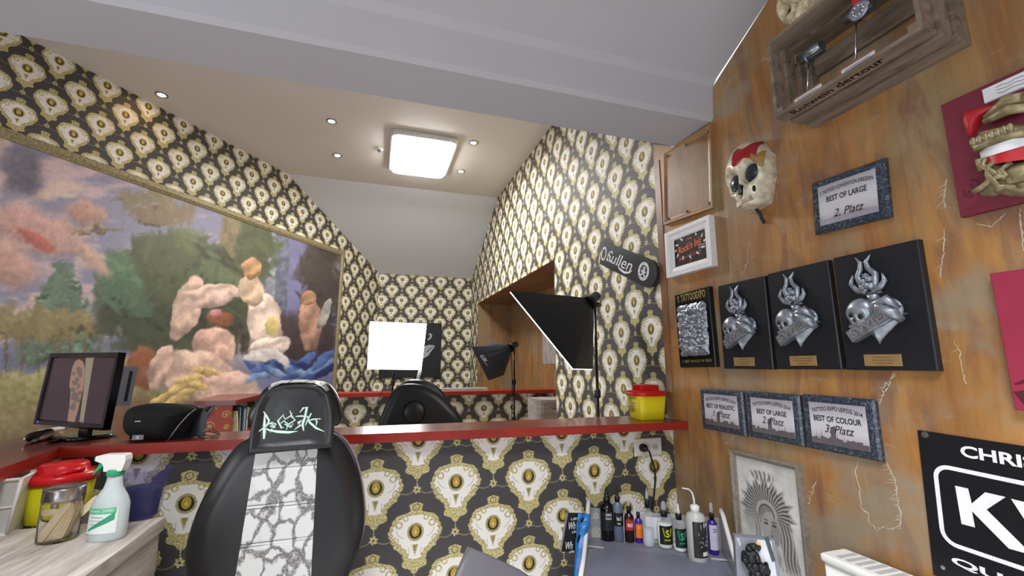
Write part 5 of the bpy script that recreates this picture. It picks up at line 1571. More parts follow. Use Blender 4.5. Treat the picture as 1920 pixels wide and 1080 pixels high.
r = random.Random(5)
for k in range(26):
    x, y = 690 + r.uniform(-35, 35), 250 + k * 15; w_ = r.uniform(10, 26)
    mb.flat([scr(x + w_ * math.cos(a), y + w_ * .9 * math.sin(a)) for a in [i * .9 for i in range(7)]], .0028 + k * .00001, .0002)
link('screen_tattoo', mb, m_screen('lit_screen_ink', (112, 98, 90)), t)
link('power_light', MB(T).disc((-W_ / 2 + .03, .010), .003, .008, .001), pm('lit_blue_led', (40, 40, 255), .4, var=0, emit=(60, 60, 255), es=2.5), t)
mb = MB(T).box((W_ / 2 - .005, H_ * .30, -.060), (W_ / 2 + .004, H_ * .82, -.017)); link('port_strip', mb, M_GREYP, t)
mb = MB(T).box((W_ / 2 + .0035, H_ * .36, -.046), (W_ / 2 + .005, H_ * .76, -.036)); link('port_slot', mb, M_INK, t)
mb = MB(T).box((-.03, -.05, -.06), (.03, .08, -.045)); link('neck', mb, M_BLKG, t)
zc = Vector((c_.x, c_.y, CT))
mb = MB(FR(zc, ex, (0, 0, 1), ez)).rlathe([(0, 0), (0, .008), (.01, .012)], .01, .01, .005) if False else MB(FR(zc + Vector((0, 0, 0)), ex, ez * -1, (0, 0, 1)))
mb.rlathe([(0, 0.0005), (0, .010), (.01, .014)], .095, .075, .05, (.075, .01, 0)); link('foot', mb, M_BLKG, t)
# tools and pens heaped before it
r = random.Random(9)
kinds = [('tattoo_machine', 'black tattoo machine with steel tip lying left of the monitor foot', M_BLK, .011, .10), ('pen', 'silver pen in the heap before the monitor', M_STEEL, .005, .13), ('pen', 'skin-coloured marker in the heap before the monitor', pm('peach_plastic', (196, 146, 118), .4), .006, .11),
         ('pen', 'white pen across the heap before the monitor', M_WHT, .005, .12), ('key', 'steel key ring lying under the monitor edge', M_CHR, .004, .06), ('pen', 'thin black pen lying under the monitor edge', M_INK, .004, .13)]
hp_ = [((50, 822), (92, 812)), ((58, 829), (104, 812)), ((72, 824), (128, 808)), ((62, 812), (118, 802)), ((112, 818), (140, 822)), ((88, 830), (136, 820))]
for (nm, lb, mt, rad_, ln), (a, b) in zip(kinds, hp_):
    rad_ *= 1.5
    A_ = Vector(onZ(*a, CT + rad_)); B_ = Vector(onZ(*b, CT + rad_))
    if (B_ - A_).length > .16: B_ = A_ + (B_ - A_).normalized() * .15
    t = thing(nm, lb, 'tool' if nm != 'pen' else 'pen', 'small things heaped before the monitor')
    if nm == 'key':
        link('ring', MB(FR(A_, (1, 0, 0), (0, 1, .2), (0, -.2, 1))).ringd((0, 0), .012, .016, -.001, .002), mt, t)
        link('key_blade', MB().box((A_.x + .012, A_.y - .003, CT + .001), (A_.x + .06, A_.y + .003, CT + .004)), mt, t)
        continue
    link('barrel', MB().tube([A_, A_ + (B_ - A_) * .12, A_ + (B_ - A_) * .2, B_], [rad_ * .3, rad_ * .8, rad_, rad_], 10), mt, t)
    link('tip', MB().tube([A_ - (B_ - A_) * .1, A_], [rad_ * .12, rad_ * .3], 8), M_CHR, t)
# loudspeaker
t = thing('loudspeaker', 'rounded black fabric loudspeaker on the counter between monitor and chair', 'speaker')
s0_ = onZ(300, 836, CT); Ys = 1.895
T = FR(Vector(onY(300, 800, Ys)), (1, 0, 0), (0, 0, 1), (0, -1, 0)); q = toF(T)
out = [q(*p) for p in ((229, 800), (231, 788), (236, 777), (251, 768), (282, 762.5), (321, 763), (353, 767), (367, 773), (354, 783), (336, 803), (322, 822), (314, 833), (282, 831), (251, 827.5), (236, 822), (229.5, 810))]
out = smooth_closed(out, 1)
dzz = CT + .001 - min((T @ Vector((x, y, 0))).z for x, y in out)
T = T @ Matrix.Translation((0, dzz, 0))
link('grille', MB(T).pillow(out, .02, .035, 6, True, .35), pm('speaker_cloth', (13, 14, 16), .8, var=.3, vs=300, bmp=.3, bs=600), t)
mb = MB(T)
E1 = [q(*p) for p in ((367, 773), (354, 783), (336, 803), (322, 822), (314, 833))]
E2 = [(x + .022 + .008 * i, y + (.001 if i < 4 else .006)) for i, (x, y) in enumerate(E1)]
for i in range(4): mb.poly([(*E1[i], 0), (*E1[i + 1], 0), (E2[i + 1][0], E2[i + 1][1], -.10), (E2[i][0], E2[i][1], -.10)], True)
mb.grid(lambda a_, b_: ((out[0][0] * .96 * (1 - a_) + E2[0][0] * a_) , (q(300, 762.5)[1] - .012 - .03 * abs(2 * a_ - 1) ** 3) * (1 - b_) + b_ * (CT + .002 - T.translation.z), -.015 - .09 * math.sin(math.pi * min(1, a_ + .15) * .86)), 14, 8)
mb.poly([(out[0][0], CT + .002 - T.translation.z, -.01), (E2[4][0], CT + .002 - T.translation.z, -.01), (E2[4][0], CT + .002 - T.translation.z, -.09), (out[0][0] + .03, CT + .002 - T.translation.z, -.08)])
link('cabinet_shell', mb, pm('satin_charcoal', (42, 45, 52), .3), t)
link('silver_piping', MB(T).tube([(*p, .004) for p in E1], .0028, 8), M_STEEL, t)
mb = MB(T).poly([(E2[0][0], E2[0][1], -.101), (E2[0][0] + .012, E2[0][1] + .002, -.105), (E2[2][0] + .012, E2[2][1], -.105), (E2[3][0] - .01, E2[3][1], -.101)]); link('rear_edge', mb, M_STEEL, t)
mb = MB(T); c1 = q(267, 794.5); mb.box((c1[0] - .008, c1[1] - .001, .034), (c1[0] + .008, c1[1] + .0015, .0365)); link('status_bar', mb, M_WINK, t)
c1 = q(264, 825); mb = MB(T); mb.box((c1[0] - .016, c1[1] - .008 + dzz * 0, .018), (c1[0] + .016, c1[1] + .008, .0245)); link('badge', mb, M_GREYP, t)
mb = MB(T); text(mb, 'X', .010, .011, c1[0], c1[1], .0245, .0006, bold=.04); link('badge_mark', mb, M_WINK, t)
t = thing('charging_cable', 'thin black cable coiled on the counter right of the loudspeaker', 'cable')
P = [Vector(onZ(x, y, CT + .004 + h_)) for x, y, h_ in ((370, 818, 0), (385, 822, 0), (402, 820, 0), (412, 816, 0), (405, 812, .01), (390, 808, .02), (378, 811, .02), (384, 806, .025), (398, 803, .02), (408, 810, .01), (413, 815, 0), (398, 818, 0), (380, 815, 0), (372, 812, .004))]
link('cord', MB().tube(P, .0016, 6), M_BLK, t)

# ================================================================== CABINET AT LEFT WITH ITS THINGS
KT = 1.06
t = thing('side_cabinet', 'whitewashed wood-grain cabinet with thick top at the lower left', 'cabinet')
kc = onZ(310, 969, KT); kf = onZ(150, 1080, KT)
xr_ = float(kc[0]); yb_ = float(kc[1])
link('worktop', MB().box((-.94, .55, KT - .035), (xr_, yb_, KT)), M_MW, t)
link('body', MB().box((-.92, .58, .05), (xr_ - .006, yb_ - .01, KT - .035)), M_MW, t)
link('plinth', MB().box((-.90, .6, 0), (xr_ - .02, yb_ - .03, .05)), M_BLK, t)
for k in range(3):
    d_ = link('drawer', MB().box((-.90 + 0, .568, .1 + .3 * k), (xr_ - .02, .58, .38 + .3 * k)), M_MW, t)
    link('handle', MB().tube([(-.82, .55, .3 + .3 * k), (-.68, .55, .3 + .3 * k)], .006, 6), M_STEEL, d_)
def ofs(x): return math.cos(math.atan((x - 960) / 838.0))
def glassm(name, rgb, rough=.03, tr=1.0, var=0): return pm(name, rgb, rough, trans=tr, var=var, vs=5, ior=1.3)
# round yellow-green sharps bin
t = thing('sharps_bin', 'big round yellow-green bin with wide red lid, behind the glass jar', 'container')
p = onZ(105, 972, KT); k = mpp(p); R_ = 150 * k * ofs(105) / 2 
M = Matrix.Translation(Vector(p))
hgt = 76 * k
link('body', MB(M).lathe([(R_ * .80, 0), (R_ * .82, .002), (R_ * .94, hgt)], (0, 0, 0), 40), M_YELG, t)
link('lid', MB(M).lathe([(R_ * .95, hgt - .012), (R_ * 1.0, hgt - .012), (R_ * 1.01, hgt + .004), (R_ * .93, hgt + .012), (R_ * .72, hgt + .014), (R_ * .68, hgt + .032), (R_ * .62, hgt + .036), (.002, hgt + .037)], (0, 0, 0), 40), M_RED, t)
link('lid_tab', MB(M).tube([(R_ * .2, -R_ * .9, hgt + .014), (R_ * .5, -R_ * .6, hgt + .02), (R_ * .75, -R_ * .3, hgt + .02)], .006, 8), M_RED, t)
# jar with wooden spatulas
t = thing('glass_jar', 'glass jar with brushed steel lid holding wooden spatulas', 'jar')
pj = onZ(107, 1012, KT); k = mpp(pj); Rj = 92 * k * ofs(107) / 2 * .93; hj = 74 * k
M = Matrix.Translation(Vector(pj) + Vector((0, 0, .0005)))
link('glass', MB(M).lathe([(.001, 0), (Rj * .96, 0), (Rj, .004), (Rj, hj - .006), (Rj * .96, hj), (Rj * .92, hj), (Rj * .955, hj - .008), (Rj * .955, .008), (Rj * .9, .005), (.001, .005)], (0, 0, 0), 48, cap=False), glassm('clear_glass', (250, 252, 250), .01), t)
lh = 19 * k
link('steel_lid', MB(M).lathe([(Rj * 1.02, hj - .004), (Rj * 1.03, hj), (Rj * 1.03, hj + lh), (Rj * 1.0, hj + lh + .002), (Rj * .93, hj + lh - .002), (.002, hj + lh - .003)], (0, 0, 0), 48), pm('brushed_steel_lid', (176, 174, 172), .25, .95, var=.15, vs=3), t)
M_SPAT = pm('pale_birch', (236, 212, 176), .6, var=.08, vs=60)
r = random.Random(11)
for k2 in range(30):
    L = hj * 1.02; z0_ = .008
    row, col__ = divmod(k2, 6)
    yy = -Rj * .62 + row * Rj * .30 + col__ * .002
    span = math.sqrt(max(.0001, (Rj * .88) ** 2 - yy ** 2))
    if k2 in (1,):
        a0, a1 = Vector((span * .55, yy, .07)), Vector((-span * .75, yy, hj * .72))
    elif k2 in (8, 13, 20): a0, a1 = Vector((-span * .2, yy, z0_)), Vector((-span * .35 + .006 * (k2 - 8), yy, hj * .86))
    else:
        fx_ = col__ / 5.0
        a0 = Vector((-span * .80 + span * 1.15 * fx_, yy, z0_ + .004)); a1 = Vector((span * .84, yy, hj * (.92 - .30 * max(0, fx_ - .3)) + r.uniform(-.006, 0)))
    ex_ = (a1 - a0).normalized(); ez_ = Vector((0, -1, 0)); Ls = (a1 - a0).length
    F_ = M @ FR(a0, ex_, ez_.cross(ex_), ez_); wv = .0085
    o_ = [(wv * math.sin(a) * -1 + 0, wv * math.cos(a)) for a in [math.pi * i / 8 for i in range(9)]]
    o2 = [(Ls + wv * math.sin(a), -wv * math.cos(a)) for a in [math.pi * i / 8 for i in range(9)]]
    mb = MB(F_).prism([(x, y, -.0008) for x, y in (o_ + o2)[::-1]], (0, 0, .0016))
    o = link('wooden_spatula', mb, M_SPAT); tag(o, 'pale wooden spatula leaning to the left, crossing the others in the jar' if k2 == 1 else 'flat pale wooden spatula in the steel-lidded jar', 'spatula', None if k2 == 1 else 'wooden spatulas in the jar')
# spray bottle
t = thing('spray_bottle', 'translucent white spray bottle with green trigger and green label', 'bottle')
ps = onZ(199, 1010, KT); k = mpp(ps); w2 = 84 * k * ofs(199) / 2; hs = 152 * k
M = Matrix.Translation(Vector(ps)) @ Matrix.Rotation(math.radians(-8), 4, 'Z')
M_HD = pm('milky_plastic', (214, 226, 226), .35, var=.05, vs=8, trans=.25)
mb = MB(M)
mb.lathe([(w2 * .90, 0), (w2 * .97, .004), (w2, .03), (w2 * .98, hs * .40), (w2 * .82, hs * .49), (w2 * .50, hs * .60), (w2 * .41, hs * .68), (w2 * .38, hs * .78)], (0, 0, 0), 40, 1, .72)
link('body', mb, M_HD, t)
link('collar', MB(M).lathe([(w2 * .42, hs * .745), (w2 * .45, hs * .75), (w2 * .43, hs * .81), (w2 * .38, hs * .82)], (0, 0, 0), 24), pm('green_plastic', (40, 160, 110), .4), t)
mb = MB(M @ FR((0, .014, 0), (1, 0, 0), (0, 0, 1), (0, -1, 0)))
hd = [(-.42, .80), (.42, .80), (.50, .86), (.56, .93), (.52, .985), (.40, 1.0), (-.55, 1.0), (-.86, .985), (-.88, .93), (-.55, .90), (-.45, .86)]
mb.prism([(x * w2 * 1.15, y * hs, 0) for x, y in hd], (0, 0, .028)); link('spray_head', mb, M_WHT, t)
mb = MB(M @ FR((0, .010, 0), (1, 0, 0), (0, 0, 1), (0, -1, 0)))
mb.prism([(x * w2 * 1.15, y * hs, 0) for x, y in ((-.58, .905), (-.50, .88), (-.72, .82), (-.98, .76), (-1.0, .775), (-.80, .84), (-.74, .90))], (0, 0, .018)).prism([(x * w2 * 1.15, y * hs, 0) for x, y in ((-.86, .985), (-1.0, .975), (-1.0, .935), (-.86, .93))], (0, 0, .018)); link('trigger', mb, _mc['green_plastic'], t)
def curved(M, R, a0, a1, z0, z1, ky=1.0, off=.0006, n=14):
    def F_(u, v):
        a = a0 + (a1 - a0) * u; return ((R + off) * math.cos(a), (R + off) * ky * math.sin(a), z0 + (z1 - z0) * v)
    return MB(M).grid(F_, n, 2)
link('label', curved(M, w2, -2.5, -.75, hs * .10, hs * .40, .72, .0008), pm('label_white', (226, 236, 232), .5, var=.02), t)
link('label_band', curved(M, w2, -2.5, -.85, hs * .325, hs * .395, .72, .0016), pm('label_green', (96, 190, 150), .5, var=.02), t)
def cyl_text(mb, s, M, R, a_mid, w, h, z, ky=1.0, off=.001, bold=.01):
    tmp = MB(); text(tmp, s, w, h, 0, 0, 0, 0, bold=bold)
    k = len(mb.v)
    for v in tmp.v:
        a = a_mid + v[0] / R
        mb.v.append(tuple(M @ Vector(((R + off) * math.cos(a), (R + off) * ky * math.sin(a), z + v[1]))))
    for f in tmp.f: mb.f.append(tuple(i + k for i in f)); mb.sm.append(False); mb.mi.append(0)
    return mb
mb = MB(); cyl_text(mb, 'rosept 2000', M, w2, -1.68, w2 * 1.35, hs * .040, hs * .36, .72, .0024); link('label_lettering', mb, M_WHT, t)
mb = MB(); cyl_text(mb, 'Desinfektion', M, w2, -1.8, w2 * .7, hs * .016, hs * .29, .72, .0016); cyl_text(mb, 'gebrauchsfertig', M, w2, -1.8, w2 * .9, hs * .014, hs * .25, .72, .0016); cyl_text(mb, 'alkoholisch', M, w2, -1.9, w2 * .6, hs * .014, hs * .21, .72, .0016)
link('label_small_print', mb, M_GREYP, t)
mb = MB(M)
mb.grid(lambda u_, v_: ((w2 + .0018) * math.cos(-2.3 + 1.4 * u_), (w2 + .0018) * .72 * math.sin(-2.3 + 1.4 * u_), hs * (.125 + .13 * u_ + (.02 + .07 * u_) * v_)), 12, 2)
link('label_swoosh', mb, pm('label_dark_green', (58, 158, 118), .5), t)
# purple tinted clear tub
t = thing('plastic_tub', 'empty clear purple-tinted plastic tub with flared rim, right of the spray bottle', 'tub')
pt_ = onZ(258, 972, KT); k = mpp(pt_)
M = Matrix.Translation(Vector(pt_)) @ Matrix.Rotation(math.radians(8), 4, 'Z')
wv = 108 * k * ofs(258) / 2; hv = 84 * k
mt = pm('purple_clear_plastic', (74, 70, 140), .06, var=0, alpha=.17)
mb = MB(M)
def ring8(s_, z):
    P = []
    for i in range(12):
        a = 2 * math.pi * (i + .5) / 12; P.append(mb.pt((wv * s_ * math.cos(a), wv * s_ * .75 * math.sin(a), z)))
    return P
rr = [ring8(.78, 0), ring8(.80, .003), ring8(.98, hv), ring8(1.12, hv + .003), ring8(1.12, hv + .008), ring8(.96, hv + .006), ring8(.77, .006)]
for A_, B_ in zip(rr, rr[1:]):
    for i in range(12): mb.face((A_[i], A_[(i + 1) % 12], B_[(i + 1) % 12], B_[i]))
mb.face(rr[0]); mb.face(rr[-1])
link('tub_wall', mb, mt, t)
link('dark_infill', MB(M).lathe([(wv * .70, .008), (wv * .80, hv * .6), (wv * .6, hv * .68), (.002, hv * .7)], (0, 0, 0), 24, 1, .75), pm('navy_infill', (38, 44, 66), .8, var=.3, vs=30), t)  # navy body filling the tub, darker than its walls
# white tray box at far left
t = thing('white_box', 'open white plastic box with a yellow thing inside, at the left frame edge', 'box')
pb_ = onZ(-26, 998, KT); k = mpp(pb_)
M = Matrix.Translation(Vector(pb_)) @ Matrix.Rotation(math.radians(12), 4, 'Z')
bw, bh_, bd_ = .055, 98 * k, .05
mb = MB(M); fl_ = 1.25
a_ = [(-bw, -bd_), (bw, -bd_), (bw, bd_), (-bw, bd_)]
for i in range(4):
    p0, p1 = a_[i], a_[(i + 1) % 4]
    if i == 0:   # front side is a frame with a clear window
        continue
    mb.prism([(p0[0], p0[1], 0), (p1[0], p1[1], 0), (p1[0] * fl_, p1[1] * fl_, bh_), (p0[0] * fl_, p0[1] * fl_, bh_)], (0.002, 0.002, 0))
mb.box((-bw, -bd_, 0), (bw, bd_, .004))
link('box_wall', mb, pm('frosted_white_plastic', (222, 220, 216), .4, var=.02), t)
mb = MB(M)
P4 = [(-bw, -bd_, 0), (bw, -bd_, 0), (bw * fl_, -bd_ * fl_, bh_), (-bw * fl_, -bd_ * fl_, bh_)]
for i in range(4): mb.tube([P4[i], P4[(i + 1) % 4]], .004, 6)
mb.tube([(bw * fl_, -bd_ * fl_, bh_), (bw * fl_, bd_ * fl_, bh_)], .004, 6).tube([(-bw * 1.12, -bd_ * 1.12, bh_ * .5), (bw * 1.12, -bd_ * 1.12, bh_ * .5)], .003, 6)
link('rim', mb, _mc['frosted_white_plastic'], t)
link('front_window', MB(M).prism([(p_[0] * .98, p_[1] * .98, p_[2]) for p_ in P4], (0, .001, 0)), pm('frosted_clear', (232, 232, 228), .2, alpha=.45, var=0), t)
o = link('yellow_cup', MB(M).lathe([(.016, .0045), (.022, .03), (.018, .034), (.002, .034)], (.0, -.015, 0), 20), M_YEL); tag(o, 'small yellow cup inside the open white box', 'cup')

# ================================================================== TROLLEY WITH BOTTLES
TZ = .78
t = thing('trolley', 'grey work trolley with curved white-edged side panels, bottom right of centre', 'trolley')
c4 = [Vector(onZ(*p, TZ)) for p in ((1108, 1012), (1356, 1036), (1408, 1130), (1078, 1120))]
bl_v, br_v = c4[0], c4[1]
exv = (br_v - bl_v); exv.z = 0; Wt = exv.length; exv.normalize(); eyv = Vector((exv.y, -exv.x, 0))   # towards viewer
Dt = .42
TT = FR(bl_v, exv, eyv, (0, 0, 1)); TT = FR(bl_v, exv, -eyv, (0, 0, 1))       # local x right, y away from viewer, z up
link('tray', MB(TT).box((0, -Dt, -.012), (Wt, .03, 0)), M_GREYP, t)
link('work_mat', MB(TT).prism([(.02, -.075, .0003), (Wt - .02, -.075, .0003), (Wt - .005, -Dt + .01, .0003), (.005, -Dt + .01, .0003)], (0, 0, .003)), pm('slate_mat', (116, 118, 134), .45, var=.12, vs=6), t)
for sx_, nm in ((0, 'l'), (Wt, 'r')):
    pr_ = [(.03, -.012), (.03, .13), (.015, .148), (-.02, .140), (-.08, .105), (-.16, .06), (-.26, .025), (-Dt, .01), (-Dt, -.012)]
    s_ = -1 if sx_ == 0 else 1
    mb = MB(TT).prism([(sx_, y, z) for y, z in pr_], (s_ * .008, 0, 0)); link('side_panel', mb, pm('smoked_panel', (150, 152, 158), .25, var=.03), t)
    link('white_edge', MB(TT).tube([(sx_ + s_ * .006, y, z) for y, z in pr_[1:8]], .0085, 8), M_WHT, t)
link('back_panel', MB(TT).box((0, .03, -.012), (Wt, .034, .115)), pm('clear_back_panel', (206, 212, 218), .15, var=0, alpha=.30), t)
for sx_ in (.01, Wt - .01):
    for yy in (.015, -Dt + .02): link('leg', MB(TT).tube([(sx_, yy, -.012), (sx_, yy, -TZ + .04)], .012, 8), M_STEEL, t); link('castor', MB(TT).tube([(sx_ - .01, yy, -TZ + .0205), (sx_ + .01, yy, -TZ + .0205)], .02, 12), M_BLK, t)
link('lower_shelf', MB(TT).box((0.02, -Dt + .02, -.45), (Wt - .02, .0, -.435)), M_GREYP, t)
for xa_ in (.0, Wt - .057): link('tape', MB(TT).box((xa_, -.086, .0035), (xa_ + .056, -.073, .0045)), pm('beige_tape', (196, 192, 180), .6), t)
def Bt(x, y): return onZ(x, y, TZ + .0005)
def bottle(name, label, cx, by, ty, wpx, body, cap, style, lab=None, group='bottles on the trolley', yoff=0):
    p = Bt(cx, by - 3); k = mpp(p); R = wpx * k * ofs(cx) / 2 * 1.0; H = (by - ty) * k * .99
    t = thing(name, label, 'bottle', group)
    p = Vector(p) ; M = Matrix.Translation(p)
    if style == 'twist':
        hb_ = H * .70; link('body', MB(M).lathe([(R * .9, 0), (R, .003), (R, hb_ * .86), (R * .88, hb_ * .93), (R * .45, hb_), (R * .40, hb_ * 1.02)], (0, 0, 0), 28), body, t)
        link('cap', MB(M).lathe([(R * .48, hb_), (R * .50, hb_ + H * .09), (R * .36, hb_ + H * .10), (R * .20, hb_ + H * .20), (R * .08, H * .985), (R * .03, H)], (0, 0, 0), 20), cap, t)
    elif style == 'tall':
        hb_ = H * .66; link('body', MB(M).lathe([(R * .9, 0), (R, .003), (R, hb_ * .82), (R * .8, hb_ * .92), (R * .34, hb_ * .99), (R * .34, hb_ * 1.03)], (0, 0, 0), 28), body, t)
        link('collar', MB(M).lathe([(R * .44, hb_ * .99), (R * .45, hb_ + H * .13), (R * .3, hb_ + H * .14)], (0, 0, 0), 20), M_BLK, t)
        link('cap', MB(M).lathe([(R * .32, hb_ + H * .14), (R * .30, hb_ + H * .22), (R * .10, H * .97), (R * .06, H)], (0, 0, 0), 20), cap, t)
    elif style == 'wide':
        hb_ = H * .66; link('body', MB(M).lathe([(R * .92, 0), (R, .003), (R, hb_ * .84), (R * .80, hb_ * .95), (R * .42, hb_), (R * .42, hb_ * 1.02)], (0, 0, 0), 30), body, t)
        link('collar', MB(M).lathe([(R * .46, hb_), (R * .47, hb_ + H * .12), (R * .40, hb_ + H * .13)], (0, 0, 0), 20), M_BLK, t)
        link('cap', MB(M).lathe([(R * .38, hb_ + H * .13), (R * .38, hb_ + H * .22), (R * .30, H * .97), (R * .12, H)] if cap is not M_WHT else [(R * .30, hb_ + H * .13), (R * .2, hb_ + H * .2), (R * .06, H)], (0, 0, 0), 20), cap, t)
    if lab:
        mt_, z0, z1, txts = lab
        o_ = curved(M, R, -2.9, -.3, H * z0, H * z1, 1, .0007, 16); link('label', o_, mt_, t)
        for (s, ww, hh_, zz, tm) in txts:
            link('label_lettering', cyl_text(MB(), s, M, R, -1.85, R * ww, H * hh_, H * zz, 1, .0016, .02), tm, t)
    return t, M, R, H
M_CLR = pm('clear_bottle', (232, 236, 240), .05, var=0, alpha=.16)
M_CLC = pm('clear_cap', (206, 212, 220), .1, var=0, alpha=.35)
M_GRI = pm('grey_ink_bottle', (100, 112, 132), .3, var=.03)
M_PUR = pm('purple_bottle', (62, 34, 140), .2, var=.05)
M_LBK = pm('label_black', (24, 26, 26), .4)
bottle('ink_bottle', 'tall glossy black ink bottle, first from the left on the trolley', 1140, 1014, 920, 27, M_BLKG, M_BLK, 'twist', (pm('label_char', (36, 36, 40), .4), .20, .55, [('LINING', .8, .05, .50, M_WINK), ('BLACK', .8, .04, .43, M_WINK)]))
bottle('ink_bottle', 'grey ink bottle with black No.13 label', 1160, 1016, 918, 20, M_GRI, M_BLK, 'twist', (M_LBK, .28, .52, [('No.13', .85, .07, .42, M_WINK), ('INK', .6, .03, .33, M_WINK)]))
bottle('ink_bottle', 'dark brown bottle with red oval label', 1181, 1018, 940, 18.5, pm('dark_brown_bottle', (38, 20, 22), .15), M_CLC, 'tall', (pm('label_red', (176, 44, 48), .4), .28, .52, [('MAGIC', 1.1, .09, .40, M_WINK)]))
bottle('ink_bottle', 'small purple bottle with orange label', 1198.6, 1019, 953, 15, M_PUR, M_CLC, 'tall', (pm('label_orange', (236, 120, 36), .4), .14, .50, [('Eternal', 1.0, .06, .42, pm('yellow_ink', (244, 214, 40), .5))]))
t_, M_, R_, H_ = bottle('water_bottle', 'tall clear bottle half filled with water, black collar', 1217, 1026, 923, 21, M_CLR, M_CLC, 'tall')
link('water', MB(M_).lathe([(R_ * .9, .003), (R_ * .94, .006), (R_ * .94, H_ * .30), (.002, H_ * .30)], (0, 0, 0), 24), pm('water', (214, 220, 228), .05, var=0, alpha=.55), t_)
for cx_, by_, ty_, w_, lb, mk in ((1248, 1028, 947, 29, 'clear wide bottle with black label and yellow emblem', pm('emblem_yellow', (224, 226, 40), .5)), (1276, 1035, 952, 26, 'clear wide bottle with dark label and green emblem', pm('emblem_green', (70, 196, 150), .5))):
    t_, M_, R_, H_ = bottle('soap_bottle', lb, cx_, by_, ty_, w_, M_CLR, M_CLC if w_ > 27 else M_WHT, 'wide', (M_LBK if w_ > 27 else pm('label_deep_green', (22, 46, 42), .4), .10, .50, [('S', .42, .16, .34, mk), ('SOAP', .8, .035, .20, mk)]))
    mb = MB()
    for s_ in (-1, 1):
        for j in range(4):
            a = -1.85 + s_ * (.30 + .05 * j); zc_ = H_ * (.27 + .045 * j)
            mb.tube([M_ @ Vector(((R_ + .0015) * math.cos(a), (R_ + .0015) * math.sin(a), zc_)), M_ @ Vector(((R_ + .0015) * math.cos(a + s_ * .14), (R_ + .0015) * math.sin(a + s_ * .14), zc_ + H_ * .045))], .0012, 5)
    link('laurel_emblem', mb, mk, t_)
    link('liquid', MB(M_).lathe([(R_ * .9, .003), (R_ * .95, .006), (R_ * .95, H_ * (.52 if w_ > 27 else .15)), (.002, H_ * (.52 if w_ > 27 else .15))], (0, 0, 0), 24), pm('milky_liquid', (226, 228, 224), .2, var=0), t_)
# wash bottle
t = thing('wash_bottle', 'milky squeeze bottle with bent white nozzle and dark label, in front of the row', 'bottle', 'bottles on the trolley')
p = Bt(1309, 1049); k = mpp(p); R = 38 * k * ofs(1309) / 2; H = 86 * k
M = Matrix.Translation(Vector(p))
link('body', MB(M).lathe([(R * .92, 0), (R, .004), (R, H * .84), (R * .86, H * .93), (R * .42, H * .98), (R * .42, H)], (0, 0, 0), 32), pm('milky_squeeze', (206, 206, 200), .35, var=.04, trans=.2), t)
link('cap', MB(M).lathe([(R * .46, H * .97), (R * .48, H * 1.10), (R * .2, H * 1.13)], (0, 0, 0), 20), M_WHT, t)
link('nozzle', MB(M).tube([(0, 0, H * 1.12), (-.002, 0, H * 1.25), (-.008, 0, H * 1.38), (-.022, 0, H * 1.45), (-.052, 0, H * 1.49)], [.004, .0038, .0034, .003, .002], 8), M_WHT, t)
link('label', curved(M, R, -2.6, -.55, H * .10, H * .82, 1, .0007, 16), pm('label_charcoal', (48, 50, 48), .4, var=.6, vs=60), t)
mb = MB()
r = random.Random(3)
for j in range(16):
    a = -1.57 + r.uniform(-.8, .8); z = H * r.uniform(.3, .75); mb.tube([M @ Vector(((R + .0012) * math.cos(a + d), (R + .0012) * math.sin(a + d), z + zz)) for d, zz in ((0, 0), (r.uniform(-.3, .3), r.uniform(-.01, .02)))], .0006, 4)
link('label_scribble', mb, M_WINK, t)
mb = curved(M, R, -1.7, -1.0, H * .14, H * .22, 1, .0014, 6); link('label_tag', mb, M_WHT, t)
t_, M_, R_, H_ = bottle('spray_flask', 'slim purple spray flask with clear cap and white label, last on the right', 1339, 1041, 950, 20, M_PUR, M_CLC, 'wide', (pm('label_lilac', (206, 206, 226), .5), .10, .58, [('Green', .7, .03, .50, M_INK), ('agent', .7, .03, .45, M_INK)]))
# paper card behind the bottles
o = link('price_card', MB(TT).box((Wt * .44, .022, .02), (Wt * .56, .025, .10)), M_PAPER); tag(o, 'white printed card behind the clear bottles on the trolley', 'card')

# black card with blue sleeve at the trolley's left
t = thing('display_sleeve', 'black printed card in a shiny blue plastic sleeve hanging left of the trolley', 'packet')
Ty = float(bl_v.y) - .12
T = FR(Vector(onY(1075, 1000, Ty)), (1, 0, 0), (0, 0, 1), (0, -1, 0)); q = toF(T)
link('card', MB(T).prism([(*q(*p), 0) for p in ((1051, 1034), (1084, 1035), (1100, 962), (1064, 961))], (0, 0, .003)), M_INK, t)
link('card_edge', MB(T).prism([(*q(*p), 0.003) for p in ((1048.5, 1034), (1051.5, 1034), (1064.5, 961), (1061.5, 961))], (0, 0, .001)), M_GREYP, t)
mb = MB(T); text(mb, 'LIEB', .035, .008, q(1078, 972)[0], q(1078, 972)[1], .003, .0008)
for cy_ in (985, 1022):
    c1 = q(1072 - (cy_ - 985) * .15, cy_)
    text(mb, 'Wh', .028, .026, c1[0], c1[1], .003, .0008, shear=.3); text(mb, 'oAn', .022, .010, c1[0] + .01, c1[1] - .022, .003, .0008, shear=.3)
link('card_lettering', mb, M_WINK, t)
mb = MB(T)
L_ = [(1082, 961), (1078, 990), (1076, 1035), (1075, 1110)]; R2 = [(1106, 962), (1103, 990), (1098, 1035), (1096, 1110)]
def fB(a, b):
    i = min(2, int(b * 3)); f = b * 3 - i
    l_ = [L_[i][j] * (1 - f) + L_[i + 1][j] * f for j in (0, 1)]; r_ = [R2[i][j] * (1 - f) + R2[i + 1][j] * f for j in (0, 1)]
    x, y = q(l_[0] * (1 - a) + r_[0] * a, l_[1] * (1 - a) + r_[1] * a)
    return (x, y, .008 + .004 * math.sin(a * 9 + b * 4) + .003 * math.sin(b * 21 + a * 3))
